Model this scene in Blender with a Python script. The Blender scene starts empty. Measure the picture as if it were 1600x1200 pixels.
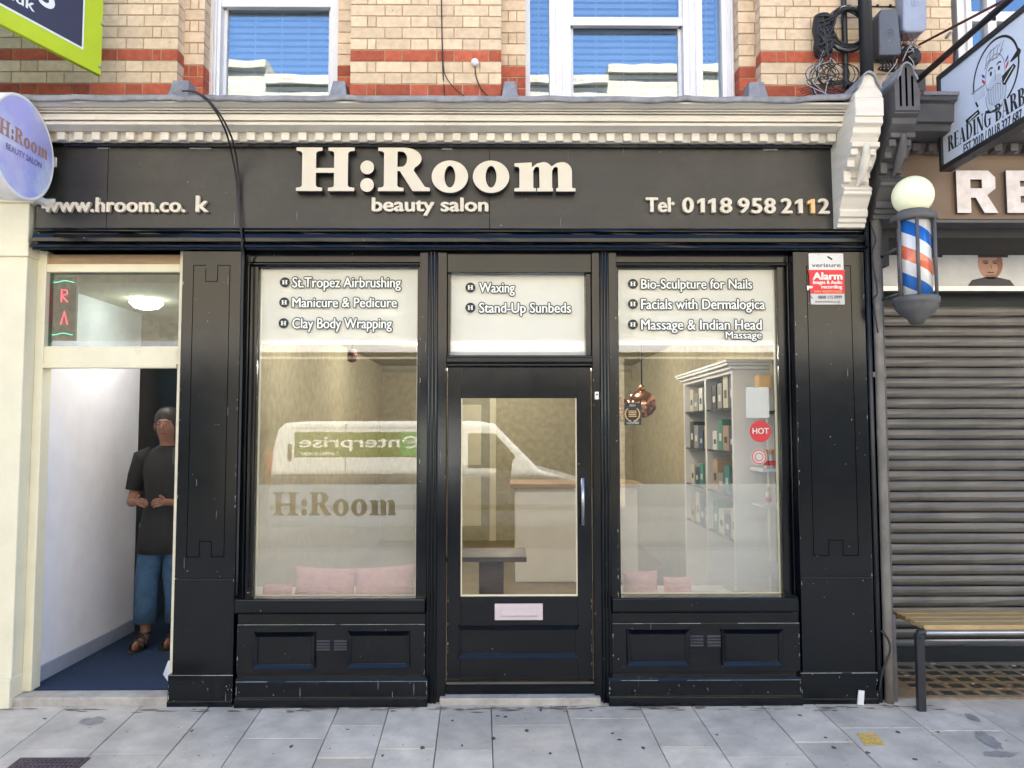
import bpy, math, random
from mathutils import Vector, Matrix, Euler
random.seed(11)
S = bpy.context.scene
COL = S.collection
R = math.radians
# ---------------------------------------------------------------- camera, sky, sun, exposure
CAM = Vector((0.0, -4.58, 1.58))
EUL = Euler((R(90 + 3.5), R(0.06), R(-0.5)), 'XYZ')
cam = bpy.data.cameras.new('camera'); cam.sensor_width = 36; cam.lens = 27; cam.clip_end = 300
cam.clip_start = 0.02
cob = bpy.data.objects.new('camera', cam); COL.objects.link(cob)
cob.location = CAM; cob.rotation_euler = EUL; S.camera = cob
ROT = EUL.to_matrix()
SUN_EL, SUN_AZ = 49.5, 12          # the sun stands behind the row of shops, so the pavement is in open shade
w = bpy.data.worlds.new('World'); S.world = w; w.use_nodes = True
nt = w.node_tree
sky = nt.nodes.new('ShaderNodeTexSky'); sky.sky_type = 'NISHITA'; sky.sun_disc = False
sky.sun_elevation = R(SUN_EL); sky.sun_rotation = R(SUN_AZ); sky.ozone_density = 5
nt.links.new(sky.outputs[0], nt.nodes['Background'].inputs[0]); nt.nodes['Background'].inputs[1].default_value = 0.085
sl = bpy.data.lights.new('sun', 'SUN'); sl.energy = 5.0; sl.angle = R(0.5); sl.color = (1.0, 0.93, 0.82)
so = bpy.data.objects.new('sun', sl); COL.objects.link(so)
sdir = Vector((math.sin(R(SUN_AZ)) * math.cos(R(SUN_EL)), math.cos(R(SUN_AZ)) * math.cos(R(SUN_EL)), math.sin(R(SUN_EL))))
so.rotation_euler = sdir.to_track_quat('Z', 'Y').to_euler()
S.view_settings.view_transform = 'Standard'; S.view_settings.look = 'None'
S.view_settings.exposure = 2.95; S.view_settings.gamma = 1.0
S.cycles.max_bounces = 10; S.cycles.transparent_max_bounces = 24; S.cycles.diffuse_bounces = 5
S.cycles.caustics_reflective = False; S.cycles.caustics_refractive = False
S.cycles.sample_clamp_indirect = 6

def U(px, py, Y):
    "photo pixel -> (X, Z) on the plane at depth Y"
    d = ROT @ Vector(((px - 800) / 1200, (600 - py) / 1200, -1))
    t = (Y - CAM.y) / d.y
    return CAM.x + d.x * t, CAM.z + d.z * t
def ux(px, Y=0.0, py=700): return U(px, py, Y)[0]
def uz(py, Y=0.0, px=800): return U(px, py, Y)[1]

# ---------------------------------------------------------------- object helpers
def tag(o, label=None, cat=None, group=None, kind=None):
    if label: o['label'] = label
    if cat: o['category'] = cat
    if group: o['group'] = group
    if kind: o['kind'] = kind
    return o
def empty(name, loc, label, cat, group=None):
    o = bpy.data.objects.new(name, None); o.empty_display_size = 0.2; COL.objects.link(o); o.location = loc
    return tag(o, label, cat, group)
def adopt(o, parent):
    if parent is not None:
        o.parent = parent
        o.matrix_parent_inverse = Matrix.Translation(-Vector(parent.location)) if parent.type == 'EMPTY' else Matrix.Identity(4)
def copy_tree(o, delta, parent=None):
    c = o.copy(); COL.objects.link(c)
    if parent is None: c.location = Vector(o.location) + Vector(delta)
    else: c.parent = parent
    for ch in list(o.children): copy_tree(ch, delta, c)
    return c

class MB:
    def __init__(s): s.v = []; s.f = []; s.m = []; s.t = []; s.mats = []; s.sm = []
    def mi(s, mat):
        if mat not in s.mats: s.mats.append(mat)
        return s.mats.index(mat)
    def add(s, vs, fs, mat, tone=0.5, smooth=False):
        b = len(s.v); s.v += [tuple(q) for q in vs]; k = s.mi(mat)
        for f in fs: s.f.append([b + i for i in f]); s.m.append(k); s.t.append(tone); s.sm.append(smooth)
    def box(s, x0, x1, y0, y1, z0, z1, mat, tone=0.5):
        if x0 > x1: x0, x1 = x1, x0
        if y0 > y1: y0, y1 = y1, y0
        if z0 > z1: z0, z1 = z1, z0
        s.add([(x0,y0,z0),(x1,y0,z0),(x1,y1,z0),(x0,y1,z0),(x0,y0,z1),(x1,y0,z1),(x1,y1,z1),(x0,y1,z1)],
              [(0,1,5,4),(1,2,6,5),(2,3,7,6),(3,0,4,7),(4,5,6,7),(3,2,1,0)], mat, tone)
    def prism(s, pts, a, b, fn, mat, smooth=False, tone=0.5):
        "closed outline pts extruded from a to b; fn(u,v,w) -> world"
        n = len(pts)
        ar = sum(pts[i][0]*pts[(i+1)%n][1]-pts[(i+1)%n][0]*pts[i][1] for i in range(n))
        if ar < 0: pts = pts[::-1]
        s.add([fn(u,v,a) for u,v in pts] + [fn(u,v,b) for u,v in pts],
              [tuple(range(n-1,-1,-1)), tuple(range(n,2*n))] + [(i,(i+1)%n,n+(i+1)%n,n+i) for i in range(n)], mat, tone, smooth)
    def sweep_x(s, prof, x0, x1, mat, segs=1, jit=0.0):
        "profile of (y,z) along X, open strip closed with end caps"
        n = len(prof); vs = []
        for k in range(segs+1):
            x = x0 + (x1-x0)*k/segs
            for (y,z) in prof:
                vs.append((x, y+random.uniform(-jit,jit), z+random.uniform(-jit,jit)))
        fs = []
        for k in range(segs):
            for i in range(n):
                j = (i+1) % n
                fs.append((k*n+i, k*n+j, (k+1)*n+j, (k+1)*n+i))
        fs.append(tuple(range(n))); fs.append(tuple(segs*n+i for i in range(n-1,-1,-1)))
        s.add(vs, fs, mat)
    def tube(s, path, r, mat, n=8, rads=None):
        P = [Vector(p) for p in path]; vs = []; N = len(P); up = None
        for i, p in enumerate(P):
            t = (P[min(i+1,N-1)] - P[max(i-1,0)])
            if t.length < 1e-9: t = Vector((0,0,1))
            t.normalize()
            if up is None:
                up = t.orthogonal().normalized()
            else:
                up = (up - t*up.dot(t))
                up = up.normalized() if up.length > 1e-6 else t.orthogonal().normalized()
            q = t.cross(up); rr = rads[i] if rads else r
            for k in range(n):
                a = 2*math.pi*k/n
                vs.append(p + (up*math.cos(a) + q*math.sin(a))*rr)
        fs = [(i*n+k, i*n+(k+1)%n, (i+1)*n+(k+1)%n, (i+1)*n+k) for i in range(N-1) for k in range(n)]
        fs.append(tuple(range(n-1,-1,-1))); fs.append(tuple((N-1)*n+k for k in range(n)))
        s.add(vs, fs, mat, smooth=True)
    def lathe(s, c, prof, mat, n=24, axis='z', smooth=True):
        "prof: list of (radius, height) about axis through c"
        vs = []; 
        for (r,h) in prof:
            for k in range(n):
                a = 2*math.pi*k/n
                u,v = r*math.cos(a), r*math.sin(a)
                vs.append({'z':(c[0]+u,c[1]+v,c[2]+h),'y':(c[0]+u,c[1]+h,c[2]+v),'x':(c[0]+h,c[1]+u,c[2]+v)}[axis])
        m = len(prof)
        fs = [(i*n+k, i*n+(k+1)%n, (i+1)*n+(k+1)%n, (i+1)*n+k) for i in range(m-1) for k in range(n)]
        fs += [tuple(range(n-1,-1,-1)), tuple((m-1)*n+k for k in range(n))]
        s.add(vs, fs, mat, smooth=smooth)
    def ball(s, c, r, mat, sx=1, sy=1, sz=1, n=24, m=14):
        s.lathe((0,0,0), [(1e-4 + r*math.sin(math.pi*i/m), -r*math.cos(math.pi*i/m)) for i in range(m+1)], mat, n)
        k = (m+1)*n
        s.v[-k:] = [(c[0]+x*sx, c[1]+y*sy, c[2]+z*sz) for x,y,z in s.v[-k:]]
    def build(s, name, parent=None, bevel=0.0, seg=2, auto=False, **kw):
        me = bpy.data.meshes.new(name); me.from_pydata(s.v, [], s.f)
        for m in s.mats: me.materials.append(m)
        me.polygons.foreach_set('material_index', s.m)
        me.polygons.foreach_set('use_smooth', s.sm)
        at = me.attributes.new('tone', 'FLOAT', 'FACE'); at.data.foreach_set('value', s.t)
        me.update()
        o = bpy.data.objects.new(name, me); COL.objects.link(o)
        adopt(o, parent)
        if bevel:
            b = o.modifiers.new('bevel','BEVEL'); b.width = bevel; b.segments = seg; b.limit_method = 'ANGLE'; b.angle_limit = R(40)
        return tag(o, **kw)

# ---------------------------------------------------------------- materials
def newmat(name):
    m = bpy.data.materials.new(name); m.use_nodes = True
    return m, m.node_tree, m.node_tree.nodes, m.node_tree.links, m.node_tree.nodes['Principled BSDF']
def noise(N, L, scale, detail=4, rough=.6, co=None, sc=None):
    n = N.new('ShaderNodeTexNoise'); n.inputs['Scale'].default_value = scale; n.inputs['Detail'].default_value = detail
    n.inputs['Roughness'].default_value = rough
    if co is None:
        t = N.new('ShaderNodeTexCoord'); co = t.outputs['Object']
    if sc:
        mp = N.new('ShaderNodeMapping'); mp.inputs['Scale'].default_value = sc; L.new(co, mp.inputs[0]); co = mp.outputs[0]
    L.new(co, n.inputs['Vector'])
    return n.outputs['Fac']
def ramp(N, L, src, a, b, ca=(0,0,0,1), cb=(1,1,1,1)):
    r = N.new('ShaderNodeValToRGB'); e = r.color_ramp.elements
    e[0].position = a; e[0].color = ca; e[1].position = b; e[1].color = cb
    L.new(src, r.inputs[0]); return r.outputs[0]
def mix(N, L, fac, a, b, mode='MIX'):
    m = N.new('ShaderNodeMix'); m.data_type = 'RGBA'; m.blend_type = mode
    for v, i in ((fac,0),(a,6),(b,7)):
        if isinstance(v, (int,float)): m.inputs[i].default_value = v
        elif isinstance(v, tuple): m.inputs[i].default_value = v if len(v)==4 else (*v,1)
        else: L.new(v, m.inputs[i])
    return m.outputs[2]
def mat(name, col, rough=.5, metal=0.0, var=.12, vs=6, bump=0.0, bs=60, dirt=None, chips=None, tone=0.0, emit=0, spec=.5, sc=None, dirt_t=(.55,.75), coat=0, rv=(.09,.12)):
    m, T, N, L, P = newmat(name)
    P.inputs['Roughness'].default_value = rough; P.inputs['Metallic'].default_value = metal
    P.inputs['Specular IOR Level'].default_value = spec
    if coat: P.inputs['Coat Weight'].default_value = coat; P.inputs['Coat Roughness'].default_value = .08
    c = (*col, 1)
    lo = tuple(max(0, q*(1-var)) for q in col); hi = tuple(min(1, q*(1+var)) for q in col)
    f = noise(N, L, vs, 5, sc=sc)
    out = mix(N, L, ramp(N, L, f, .3, .7), lo, hi)
    if tone:
        a = N.new('ShaderNodeAttribute'); a.attribute_name = 'tone'
        g = N.new('ShaderNodeMapRange'); g.inputs[3].default_value = 1-tone; g.inputs[4].default_value = 1+tone
        L.new(a.outputs['Fac'], g.inputs[0])
        cc = N.new('ShaderNodeCombineColor')
        for i in range(3): L.new(g.outputs[0], cc.inputs[i])
        out = mix(N, L, 1.0, out, cc.outputs[0], 'MULTIPLY')
    if dirt:
        f2 = noise(N, L, 2.3, 8, .7)
        out = mix(N, L, ramp(N, L, f2, *dirt_t), out, tuple(dirt))
    if chips:
        f3 = noise(N, L, 38, 3, .6); f4 = noise(N, L, 1.7, 3)
        k = N.new('ShaderNodeMath'); k.operation = 'MULTIPLY'
        L.new(ramp(N, L, f3, .735, .745), k.inputs[0]); L.new(ramp(N, L, f4, .45, .6), k.inputs[1])
        out = mix(N, L, k.outputs[0], out, tuple(chips))
    L.new(out, P.inputs['Base Color'])
    fr = noise(N, L, 9, 4)
    mr = N.new('ShaderNodeMapRange'); mr.inputs[3].default_value = max(.02, rough-rv[0]); mr.inputs[4].default_value = min(1, rough+rv[1])
    L.new(fr, mr.inputs[0]); L.new(mr.outputs[0], P.inputs['Roughness'])
    if bump:
        b = N.new('ShaderNodeBump'); b.inputs['Strength'].default_value = bump; b.inputs['Distance'].default_value = .004
        L.new(noise(N, L, bs, 5), b.inputs['Height']); L.new(b.outputs[0], P.inputs['Normal'])
    if emit:
        P.inputs['Emission Color'].default_value = c; P.inputs['Emission Strength'].default_value = emit
    return m
def glass(name, refl, tint=(.93,.95,.94), rough=0.0, wob=0.0, gc=(.95,.97,.97)):
    m, T, N, L, P = newmat(name); N.remove(P)
    a = N.new('ShaderNodeBsdfTransparent'); a.inputs[0].default_value = (*tint,1)
    g = N.new('ShaderNodeBsdfGlossy'); g.inputs['Roughness'].default_value = rough; g.inputs[0].default_value = (*gc,1)
    x = N.new('ShaderNodeMixShader'); x.inputs[0].default_value = refl
    if wob:
        b = N.new('ShaderNodeBump'); b.inputs['Strength'].default_value = wob; b.inputs['Distance'].default_value = .01
        L.new(noise(N, L, 3.0, 1), b.inputs['Height']); L.new(b.outputs[0], g.inputs['Normal'])
    L.new(a.outputs[0], x.inputs[1]); L.new(g.outputs[0], x.inputs[2])
    L.new(x.outputs[0], N['Material Output'].inputs[0]); return m
def vinyl(name, col, see, trans=.35):
    m, T, N, L, P = newmat(name); N.remove(P)
    d = N.new('ShaderNodeBsdfDiffuse'); t = N.new('ShaderNodeBsdfTranslucent'); a = N.new('ShaderNodeBsdfTransparent')
    cc = mix(N, L, noise(N, L, 1.4, 5), tuple(q*.93 for q in col), col)
    L.new(cc, d.inputs[0]); L.new(cc, t.inputs[0])
    x = N.new('ShaderNodeMixShader'); x.inputs[0].default_value = trans
    L.new(d.outputs[0], x.inputs[1]); L.new(t.outputs[0], x.inputs[2])
    y = N.new('ShaderNodeMixShader'); y.inputs[0].default_value = see
    L.new(x.outputs[0], y.inputs[1]); L.new(a.outputs[0], y.inputs[2])
    L.new(y.outputs[0], N['Material Output'].inputs[0]); return m

M = {}
M['cream_brick'] = mat('cream_brick', (.72,.555,.375), .85, var=.13, vs=22, bump=.5, bs=90, tone=.11, dirt=(.46,.33,.21), dirt_t=(.62,.9), chips=(.16,.11,.08))
M['red_brick'] = mat('red_brick', (.44,.10,.05), .85, var=.22, vs=26, bump=.5, bs=90, tone=.25, dirt=(.20,.05,.03), dirt_t=(.6,.85))
M['mortar'] = mat('mortar', (.46,.31,.19), .95, var=.2, vs=30, bump=.6, bs=120)
M['cornice_paint'] = mat('cornice_paint', (.74,.70,.625), .5, var=.09, vs=5, bump=.12, bs=40, dirt=(.42,.32,.22), dirt_t=(.56,.85), sc=(.6,1,6))
M['lead'] = mat('lead', (.25,.25,.265), .6, var=.3, vs=14, bump=.5, bs=30, dirt=(.34,.35,.37), dirt_t=(.55,.75))
M['fascia_paint'] = mat('fascia_paint', (.016,.0155,.015), .40, var=.3, vs=3, bump=.35, bs=26, dirt=(.036,.034,.030), dirt_t=(.5,.75), chips=(.2,.18,.16), spec=.5, sc=(.5,1,3), rv=(.08,.06))
M['black_paint'] = mat('black_paint', (.002,.0034,.005), .15, var=.3, vs=1.2, bump=.07, bs=9, chips=(.35,.35,.35), spec=.42, rv=(.05,.07))
M['black_gloss'] = mat('black_gloss', (.0025,.0035,.005), .15, var=.3, vs=5, bump=.06, bs=9, chips=(.3,.3,.32), spec=.45, rv=(.04,.06))
M['groove'] = mat('groove', (.001,.001,.001), .9, spec=.05)
M['letter_cream'] = mat('letter_cream', (.66,.60,.49), .45, var=.04)
M['letter_side'] = mat('letter_side', (.03,.028,.025), .5)
M['letter_gold'] = mat('letter_gold', (.78,.48,.20), .4)
M['white_paint'] = mat('white_paint', (.84,.83,.84), .4, var=.05, vs=4)
M['cream_paint'] = mat('cream_paint', (.74,.69,.52), .45, var=.05, dirt=(.45,.40,.28), dirt_t=(.62,.9))
M['white_wall'] = mat('white_wall', (.80,.80,.86), .7, var=.04)
M['glass_shop'] = glass('glass_shop', .042, (.96,.965,.955))
M['glass_upper'] = glass('glass_upper', .21, (.80,.86,.92), wob=.05, gc=(.86,.95,1))
M['vinyl_top'] = vinyl('vinyl_top', (.84,.85,.84), .10, .3)
M['vinyl_low'] = vinyl('vinyl_low', (.80,.81,.79), .70, .4)
M['ink_black'] = mat('ink_black', (.012,.016,.016), .5)
M['ink_white'] = mat('ink_white', (.82,.85,.80), .5, var=.02)
M['interior_wall'] = mat('interior_wall', (.46,.415,.295), .9, var=.16, vs=13, bump=.4, bs=25)
M['interior_ceiling'] = mat('interior_ceiling', (.42,.40,.30), .9)
M['interior_floor'] = mat('interior_floor', (.22,.17,.10), .35, var=.2, vs=3)
M['blind'] = mat('blind', (.72,.74,.76), .5, var=.04)
M['dark_room'] = mat('dark_room', (.05,.05,.05), .9)
M['slab'] = mat('slab', (.53,.475,.395), .75, var=.2, vs=5, bump=.35, bs=70, tone=.13, dirt=(.32,.295,.26), dirt_t=(.48,.8), chips=(.09,.085,.08))
M['slab_joint'] = mat('slab_joint', (.22,.20,.175), .95, var=.3, vs=20)
M['concrete'] = mat('concrete', (.40,.37,.33), .85, var=.2, vs=12, bump=.4, bs=60, dirt=(.2,.18,.16))
M['asphalt'] = mat('asphalt', (.05,.05,.052), .9, var=.3, vs=60, bump=.6, bs=120)
M['carpet'] = mat('carpet', (.006,.024,.065), .95, var=.3, vs=60, bump=.8, bs=260)
M['pipe_black'] = mat('pipe_black', (.022,.023,.027), .4, var=.25, bump=.1)
M['cable'] = mat('cable', (.015,.015,.016), .5)
M['cable_grey'] = mat('cable_grey', (.42,.42,.44), .5)
M['box_grey'] = mat('box_grey', (.10,.11,.14), .55, var=.1)
M['box_pale'] = mat('box_pale', (.30,.34,.44), .5, var=.08)
M['conduit'] = mat('conduit', (.16,.145,.125), .5, var=.25, vs=8, dirt=(.35,.32,.28))
M['copper'] = mat('copper', (.72,.38,.27), .08, metal=1.0, var=.05)
M['plate'] = mat('plate', (.62,.53,.56), .5, metal=.3, var=.05)
M['glass_opp'] = mat('glass_opp', (.02,.03,.04), .08)
M['steel'] = mat('steel', (.45,.45,.46), .3, metal=.9)

# ---------------------------------------------------------------- lettering helpers
def fr(O, A=(1,0,0), B=(0,0,1), N=(0,-1,0)):
    O, A, B, N = Vector(O), Vector(A), Vector(B), Vector(N)
    return lambda u, v, w=0.0: O + A*u + B*v + N*w
def eval_mesh(cu):
    o = bpy.data.objects.new('tmp', cu); COL.objects.link(o)
    bpy.context.view_layer.update()
    me = bpy.data.meshes.new_from_object(o.evaluated_get(bpy.context.evaluated_depsgraph_get()))
    vs = [tuple(v.co) for v in me.vertices]; fs = [tuple(p.vertices) for p in me.polygons]
    bpy.data.objects.remove(o); bpy.data.meshes.remove(me); bpy.data.curves.remove(cu)
    return vs, fs
_tc = {}
def text_geo(body, ext):
    k = (body, round(ext,5))
    if k not in _tc:
        c = bpy.data.curves.new('tmp', 'FONT'); c.body = body; c.size = 1.0; c.extrude = ext/2; c.resolution_u = 4
        _tc[k] = eval_mesh(c)
    return _tc[k]
def text(mb, body, F, cap, m, width=None, ext=0.0, bold=0.0, halo=0.0, halo_mat=None, w0=0.0, right=None):
    "text with baseline-left at F(0,0); cap = height of capitals; bold/halo in metres"
    s = cap/0.70
    vs, fs = text_geo(body, ext/s)
    x0 = min(v[0] for v in vs); x1 = max(v[0] for v in vs)
    sx = s if width is None else width/(x1-x0)
    dx0 = 0.0 if right is None else right - (x1-x0)*sx
    def lay(dx, dy, w, mm):
        mb.add([F((v[0]-x0)*sx+dx+dx0, v[1]*s+dy, v[2]*s+w+ext/2) for v in vs], fs, mm)
    if halo:
        for k in range(10):
            a = 2*math.pi*k/10
            lay(halo*math.cos(a), halo*math.sin(a), w0 + .00008*k, halo_mat)
        w0 += .0012
    if bold:
        off = [(-bold,0),(bold,0),(0,bold*.5),(0,-bold*.5),(-bold*.6,bold*.4),(bold*.6,-bold*.4),(0,0)]
    else: off = [(0,0)]
    for i,(dx,dy) in enumerate(off): lay(dx, dy, w0 + .00012*i, m)
def fill(mb, conts, F, m, ext=0.0, w0=0.0, side=None):
    "closed outlines with holes, filled (even-odd), optionally extruded by ext towards N"
    c = bpy.data.curves.new('tmp', 'CURVE'); c.dimensions = '2D'; c.fill_mode = 'BOTH'; c.extrude = ext/2
    for pts in conts:
        sp = c.splines.new('POLY'); sp.points.add(len(pts)-1)
        for p, q in zip(sp.points, pts): p.co = (q[0], q[1], 0, 1)
        sp.use_cyclic_u = True
    vs, fs = eval_mesh(c)
    V = [F(x, y, z + ext/2 + w0) for x,y,z in vs]
    if side is None or not ext: mb.add(V, fs, m)
    else:
        a, b = [], []
        for f in fs:
            zs = [vs[i][2] for i in f]
            (a if max(zs)-min(zs) < 1e-6 and zs[0] > 0 else b).append(f)
        mb.add(V, a, m); mb.add(V, b, side)
def arc(cx, cy, rx, ry, a0, a1, n=16):
    return [(cx+rx*math.cos(R(a0+(a1-a0)*i/n)), cy+ry*math.sin(R(a0+(a1-a0)*i/n))) for i in range(n+1)]
# heavy slab-serif letters for the salon's name, cap height = 1
GH = [[(0,0),(.60,0),(.60,.075),(.49,.09),(.455,.13),(.455,.42),(.87,.42),(.87,.13),(.845,.09),(.735,.075),(.735,0),(1.34,0),(1.34,.075),(1.23,.09),(1.19,.13),
       (1.19,.87),(1.23,.91),(1.34,.925),(1.34,1),(.735,1),(.735,.925),(.845,.91),(.87,.87),(.87,.53),(.455,.53),(.455,.87),(.49,.91),(.60,.925),(.60,1),(0,1),(0,.925),(.10,.91),(.135,.87),(.135,.13),(.10,.09),(0,.075)]]
GR = [[(0,0),(.59,0),(.59,.075),(.48,.09),(.445,.13),(.445,.46),(.50,.46),(.80,0),(1.195,0),(1.195,.075),(1.08,.10),(.82,.475)]
      + arc(.60,.745,.40,.255,-52,90,14) + [(0,1),(0,.925),(.10,.91),(.135,.87),(.135,.13),(.10,.09),(0,.075)],
      [(.445,.56),(.52,.56)] + arc(.54,.735,.125,.175,-80,88,12) + [(.445,.912)]]
GO = [arc(.42,.335,.42,.372,0,352,40), arc(.42,.335,.125,.25,0,350,30)]
GM = [[(0,0),(.50,0),(.50,.07),(.435,.085),(.435,.47)] + [(.47,.545),(.53,.565),(.575,.54)] + [(.58,.085),(.525,.07),(.525,0),(.89,0),(.89,.07),(.87,.085),(.87,.47),(.91,.545),(.97,.565),(1.005,.54),
       (1.01,.085),(.965,.07),(.965,0),(1.41,0),(1.41,.07),(1.33,.085),(1.33,.44)] + arc(1.11,.45,.22,.225,0,100,10) + [(.98,.655),(.86,.575)] + arc(.68,.45,.20,.225,50,105,8) + [(.52,.64),(.40,.55),(.40,.665),(0,.645),(0,.57),(.09,.56),(.115,.52),(.115,.085),(0,.07)]]
HROOM = [('H',GH,0.0),(':',None,1.475),('R',GR,1.885),('o',GO,3.12),('o',GO,4.07),('m',GM,5.03)]
def hroom_letters(F, cap):
    "yield (character, contours in metres)"
    for ch, g, x in HROOM:
        if g is None: g = [arc(.158,.545,.158,.158,0,350,24), arc(.158,.14,.158,.158,0,350,24)]
        yield ch, [[((p[0]+x)*cap, p[1]*cap) for p in c] for c in g]

# ================================================================= GROUND
Y_SLOPE = .055
def gz(Y): return Y_SLOPE*min(0, max(Y, -2.3))
pv = MB()
# bed
for (ya, yb) in ((-6.4,-2.3),(-2.3,0.0),(0.0,1.4)):
    pv.add([(-14,ya,gz(ya)-.012),(14,ya,gz(ya)-.012),(14,yb,gz(yb)-.012),(-14,yb,gz(yb)-.012)], [(0,1,2,3)], M['slab_joint'])
jpx = [106,222,328,412,531,609,689,767,883,997,1078,1187,1270,1393,1503]
jx = [ux(p, -.02, 1102) for p in jpx]
while jx[0] > -8: jx.insert(0, jx[0]-random.choice([.32,.42,.45]))
while jx[-1] < 8: jx.append(jx[-1]+random.choice([.32,.42,.45]))
def gy(py):   # pixel row on the sloping pavement -> Y
    d = ROT @ Vector((0, (600-py)/1200, -1)); t = -CAM.z/(d.z - Y_SLOPE*d.y + 1e-9)
    # solve CAM + t d on z = slope*(y)
    t = (Y_SLOPE*CAM.y - CAM.z)/(d.z - Y_SLOPE*d.y)
    return CAM.y + t*d.y
cross = {531:[1133,1183], 412:[1152], 689:[1172], 767:[1133], 883:[1123], 1270:[1140], 1187:[1162], 1078:[1185], 222:[1175], 328:[], 609:[]}
i0 = len([x for x in jx if x < ux(106,-.02,1102)-1e-6])
for i in range(len(jx)-1):
    xa, xb = jx[i], jx[i+1]
    k = i - i0
    cuts = [0.03]
    if 0 <= k < len(jpx):
        cuts += [gy(p) for p in cross.get(jpx[k], [random.choice([1145,1168,1190])])]
    y = cuts[-1]
    while y > -6.2:
        y -= random.choice([.6,.75,.9]); cuts.append(max(y,-6.3))
    for a, b in zip(cuts, cuts[1:]):
        if abs(a-b) < .03: continue
        parts = [(b,a)] if not (b < -2.3 < a) else [(b,-2.3),(-2.3,a)]
        tone = random.random(); h = random.uniform(-.0015,.0015)
        for (y0,y1) in parts:
            g = .0026; sh = lambda X, Y: X + .033*Y*-1*-1*-1
            e0 = g if y0 == b else 0; e1 = g if y1 == a else 0
            q = [(sh(xa,y0)+g, y0+e0), (sh(xb,y0)-g, y0+e0), (sh(xb,y1)-g, y1-e1), (sh(xa,y1)+g, y1-e1)]
            bv = .002
            qi = [(q[0][0]+bv,q[0][1]+bv),(q[1][0]-bv,q[1][1]+bv),(q[2][0]-bv,q[2][1]-bv),(q[3][0]+bv,q[3][1]-bv)]
            vs = [(x,yy,gz(yy)-.011) for x,yy in q] + [(x,yy,gz(yy)-.002+h) for x,yy in q] + [(x,yy,gz(yy)+h) for x,yy in qi]
            pv.add(vs, [(0,1,5,4),(1,2,6,5),(2,3,7,6),(3,0,4,7),(4,5,9,8),(5,6,10,9),(6,7,11,10),(7,4,8,11),(8,9,10,11)], M['slab'], tone)
# gum spots, scuffs and a yellow paint mark trodden into the stones
M['gum'] = mat('gum', (.07,.07,.07), .8); M['mark_yellow'] = mat('mark_yellow', (.62,.40,.10), .8, var=.3, vs=40)
M['stain'] = mat('stain', (.27,.25,.23), .7, var=.2, vs=20); M['leaf_litter'] = mat('leaf_litter', (.65,.65,.62), .8)
def spot(px, py, rx, ry, m, n=11, h=.002):
    Y = gy(py); X = ux(px, Y, py)
    pts = [(rx*math.cos(2*math.pi*k/n)*random.uniform(.7,1.15), ry*math.sin(2*math.pi*k/n)*random.uniform(.7,1.15)) for k in range(n)]
    pv.add([(X+a, Y+b, gz(Y+b)+h) for a,b in pts], [tuple(range(n))], m)
for px,py in ((722,1165),(771,1154),(845,1110),(861,1105),(823,1142),(957,1147),(968,1157),(1303,1171),(1356,1179),(1403,1147),(660,1168),(707,1126),(790,1120),(778,1119),(543,1139),(1430,1190),(1466,1147),(860,1178),(598,1180),(1005,1170),(1120,1150),(455,1165),(300,1140),(70,1120),(1250,1120),(1290,1155)):
    spot(px, py, random.uniform(.006,.016), random.uniform(.008,.02), M['gum'])
spot(145,1124,.072,.055,M['stain'],16); spot(1520,1125,.03,.07,M['stain'],22); spot(1545,1160,.05,.10,M['stain'],26); spot(1562,1182,.10,.035,M['stain'],26)
spot(354,1149,.012,.006,M['leaf_litter']); spot(290,1099,.012,.02,M['leaf_litter'],7,.004)
Yq = [gy(1149), gy(1148), gy(1167), gy(1168)]
pv.add([(ux(p,y,700 if 0 else q), y, gz(y)+.002) for p,q,y in ((1338,1149,Yq[0]),(1366,1148,Yq[1]),(1384,1167,Yq[2]),(1352,1168,Yq[3]))], [(0,1,2,3)], M['mark_yellow'])
M['grime'] = mat('grime', (.17,.145,.115), .9, var=.3, vs=30)
for _ in range(110):
    X = random.uniform(-2.9,2.6); Y = -.062-abs(random.gauss(0,.03)); n = 12; rx, ry = random.uniform(.01,.06), random.uniform(.004,.012)
    pv.add([(X+rx*math.cos(2*math.pi*k/n)*random.uniform(.6,1.2), min(-.02, Y+ry*math.sin(2*math.pi*k/n)*random.uniform(.6,1.2)), gz(Y)+.0025) for k in range(n)], [tuple(range(n))], M['grime'])
for _ in range(260):
    Y = random.uniform(-1.3,.0); X = random.uniform(-3.2,3.2); k = 6; a = random.uniform(.002,.006)
    pv.add([(X+a*math.cos(2*math.pi*i/k)*random.uniform(.5,1.4), Y+a*math.sin(2*math.pi*i/k)*random.uniform(.5,1.4), gz(Y)+.0028) for i in range(k)], [tuple(range(k))], random.choice([M['gum'],M['grime'],M['stain'],M['leaf_litter']] if random.random() < .3 else [M['gum'],M['stain']]))
pv.build('pavement', kind='structure', label='grey flagstone pavement before the shop fronts', cat='pavement')
kb = MB(); kb.box(-14,14,-6.56,-6.4,-.4,gz(-6.4)+.004,M['concrete']); kb.build('kerb', bevel=.01, kind='structure')
rd = MB(); rd.box(-40,40,-10.6,-6.56,-.5,-.235,M['asphalt']); rd.build('road', kind='structure')
fp = MB(); fp.box(-40,40,-12.5,-10.6,-.5,-.12,M['asphalt']); fp.build('far_pavement', kind='structure')
gd = MB(); gd.box(-120,120,-120,120,-.7,-.51,M['asphalt']); gd.build('ground', kind='structure')

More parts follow.
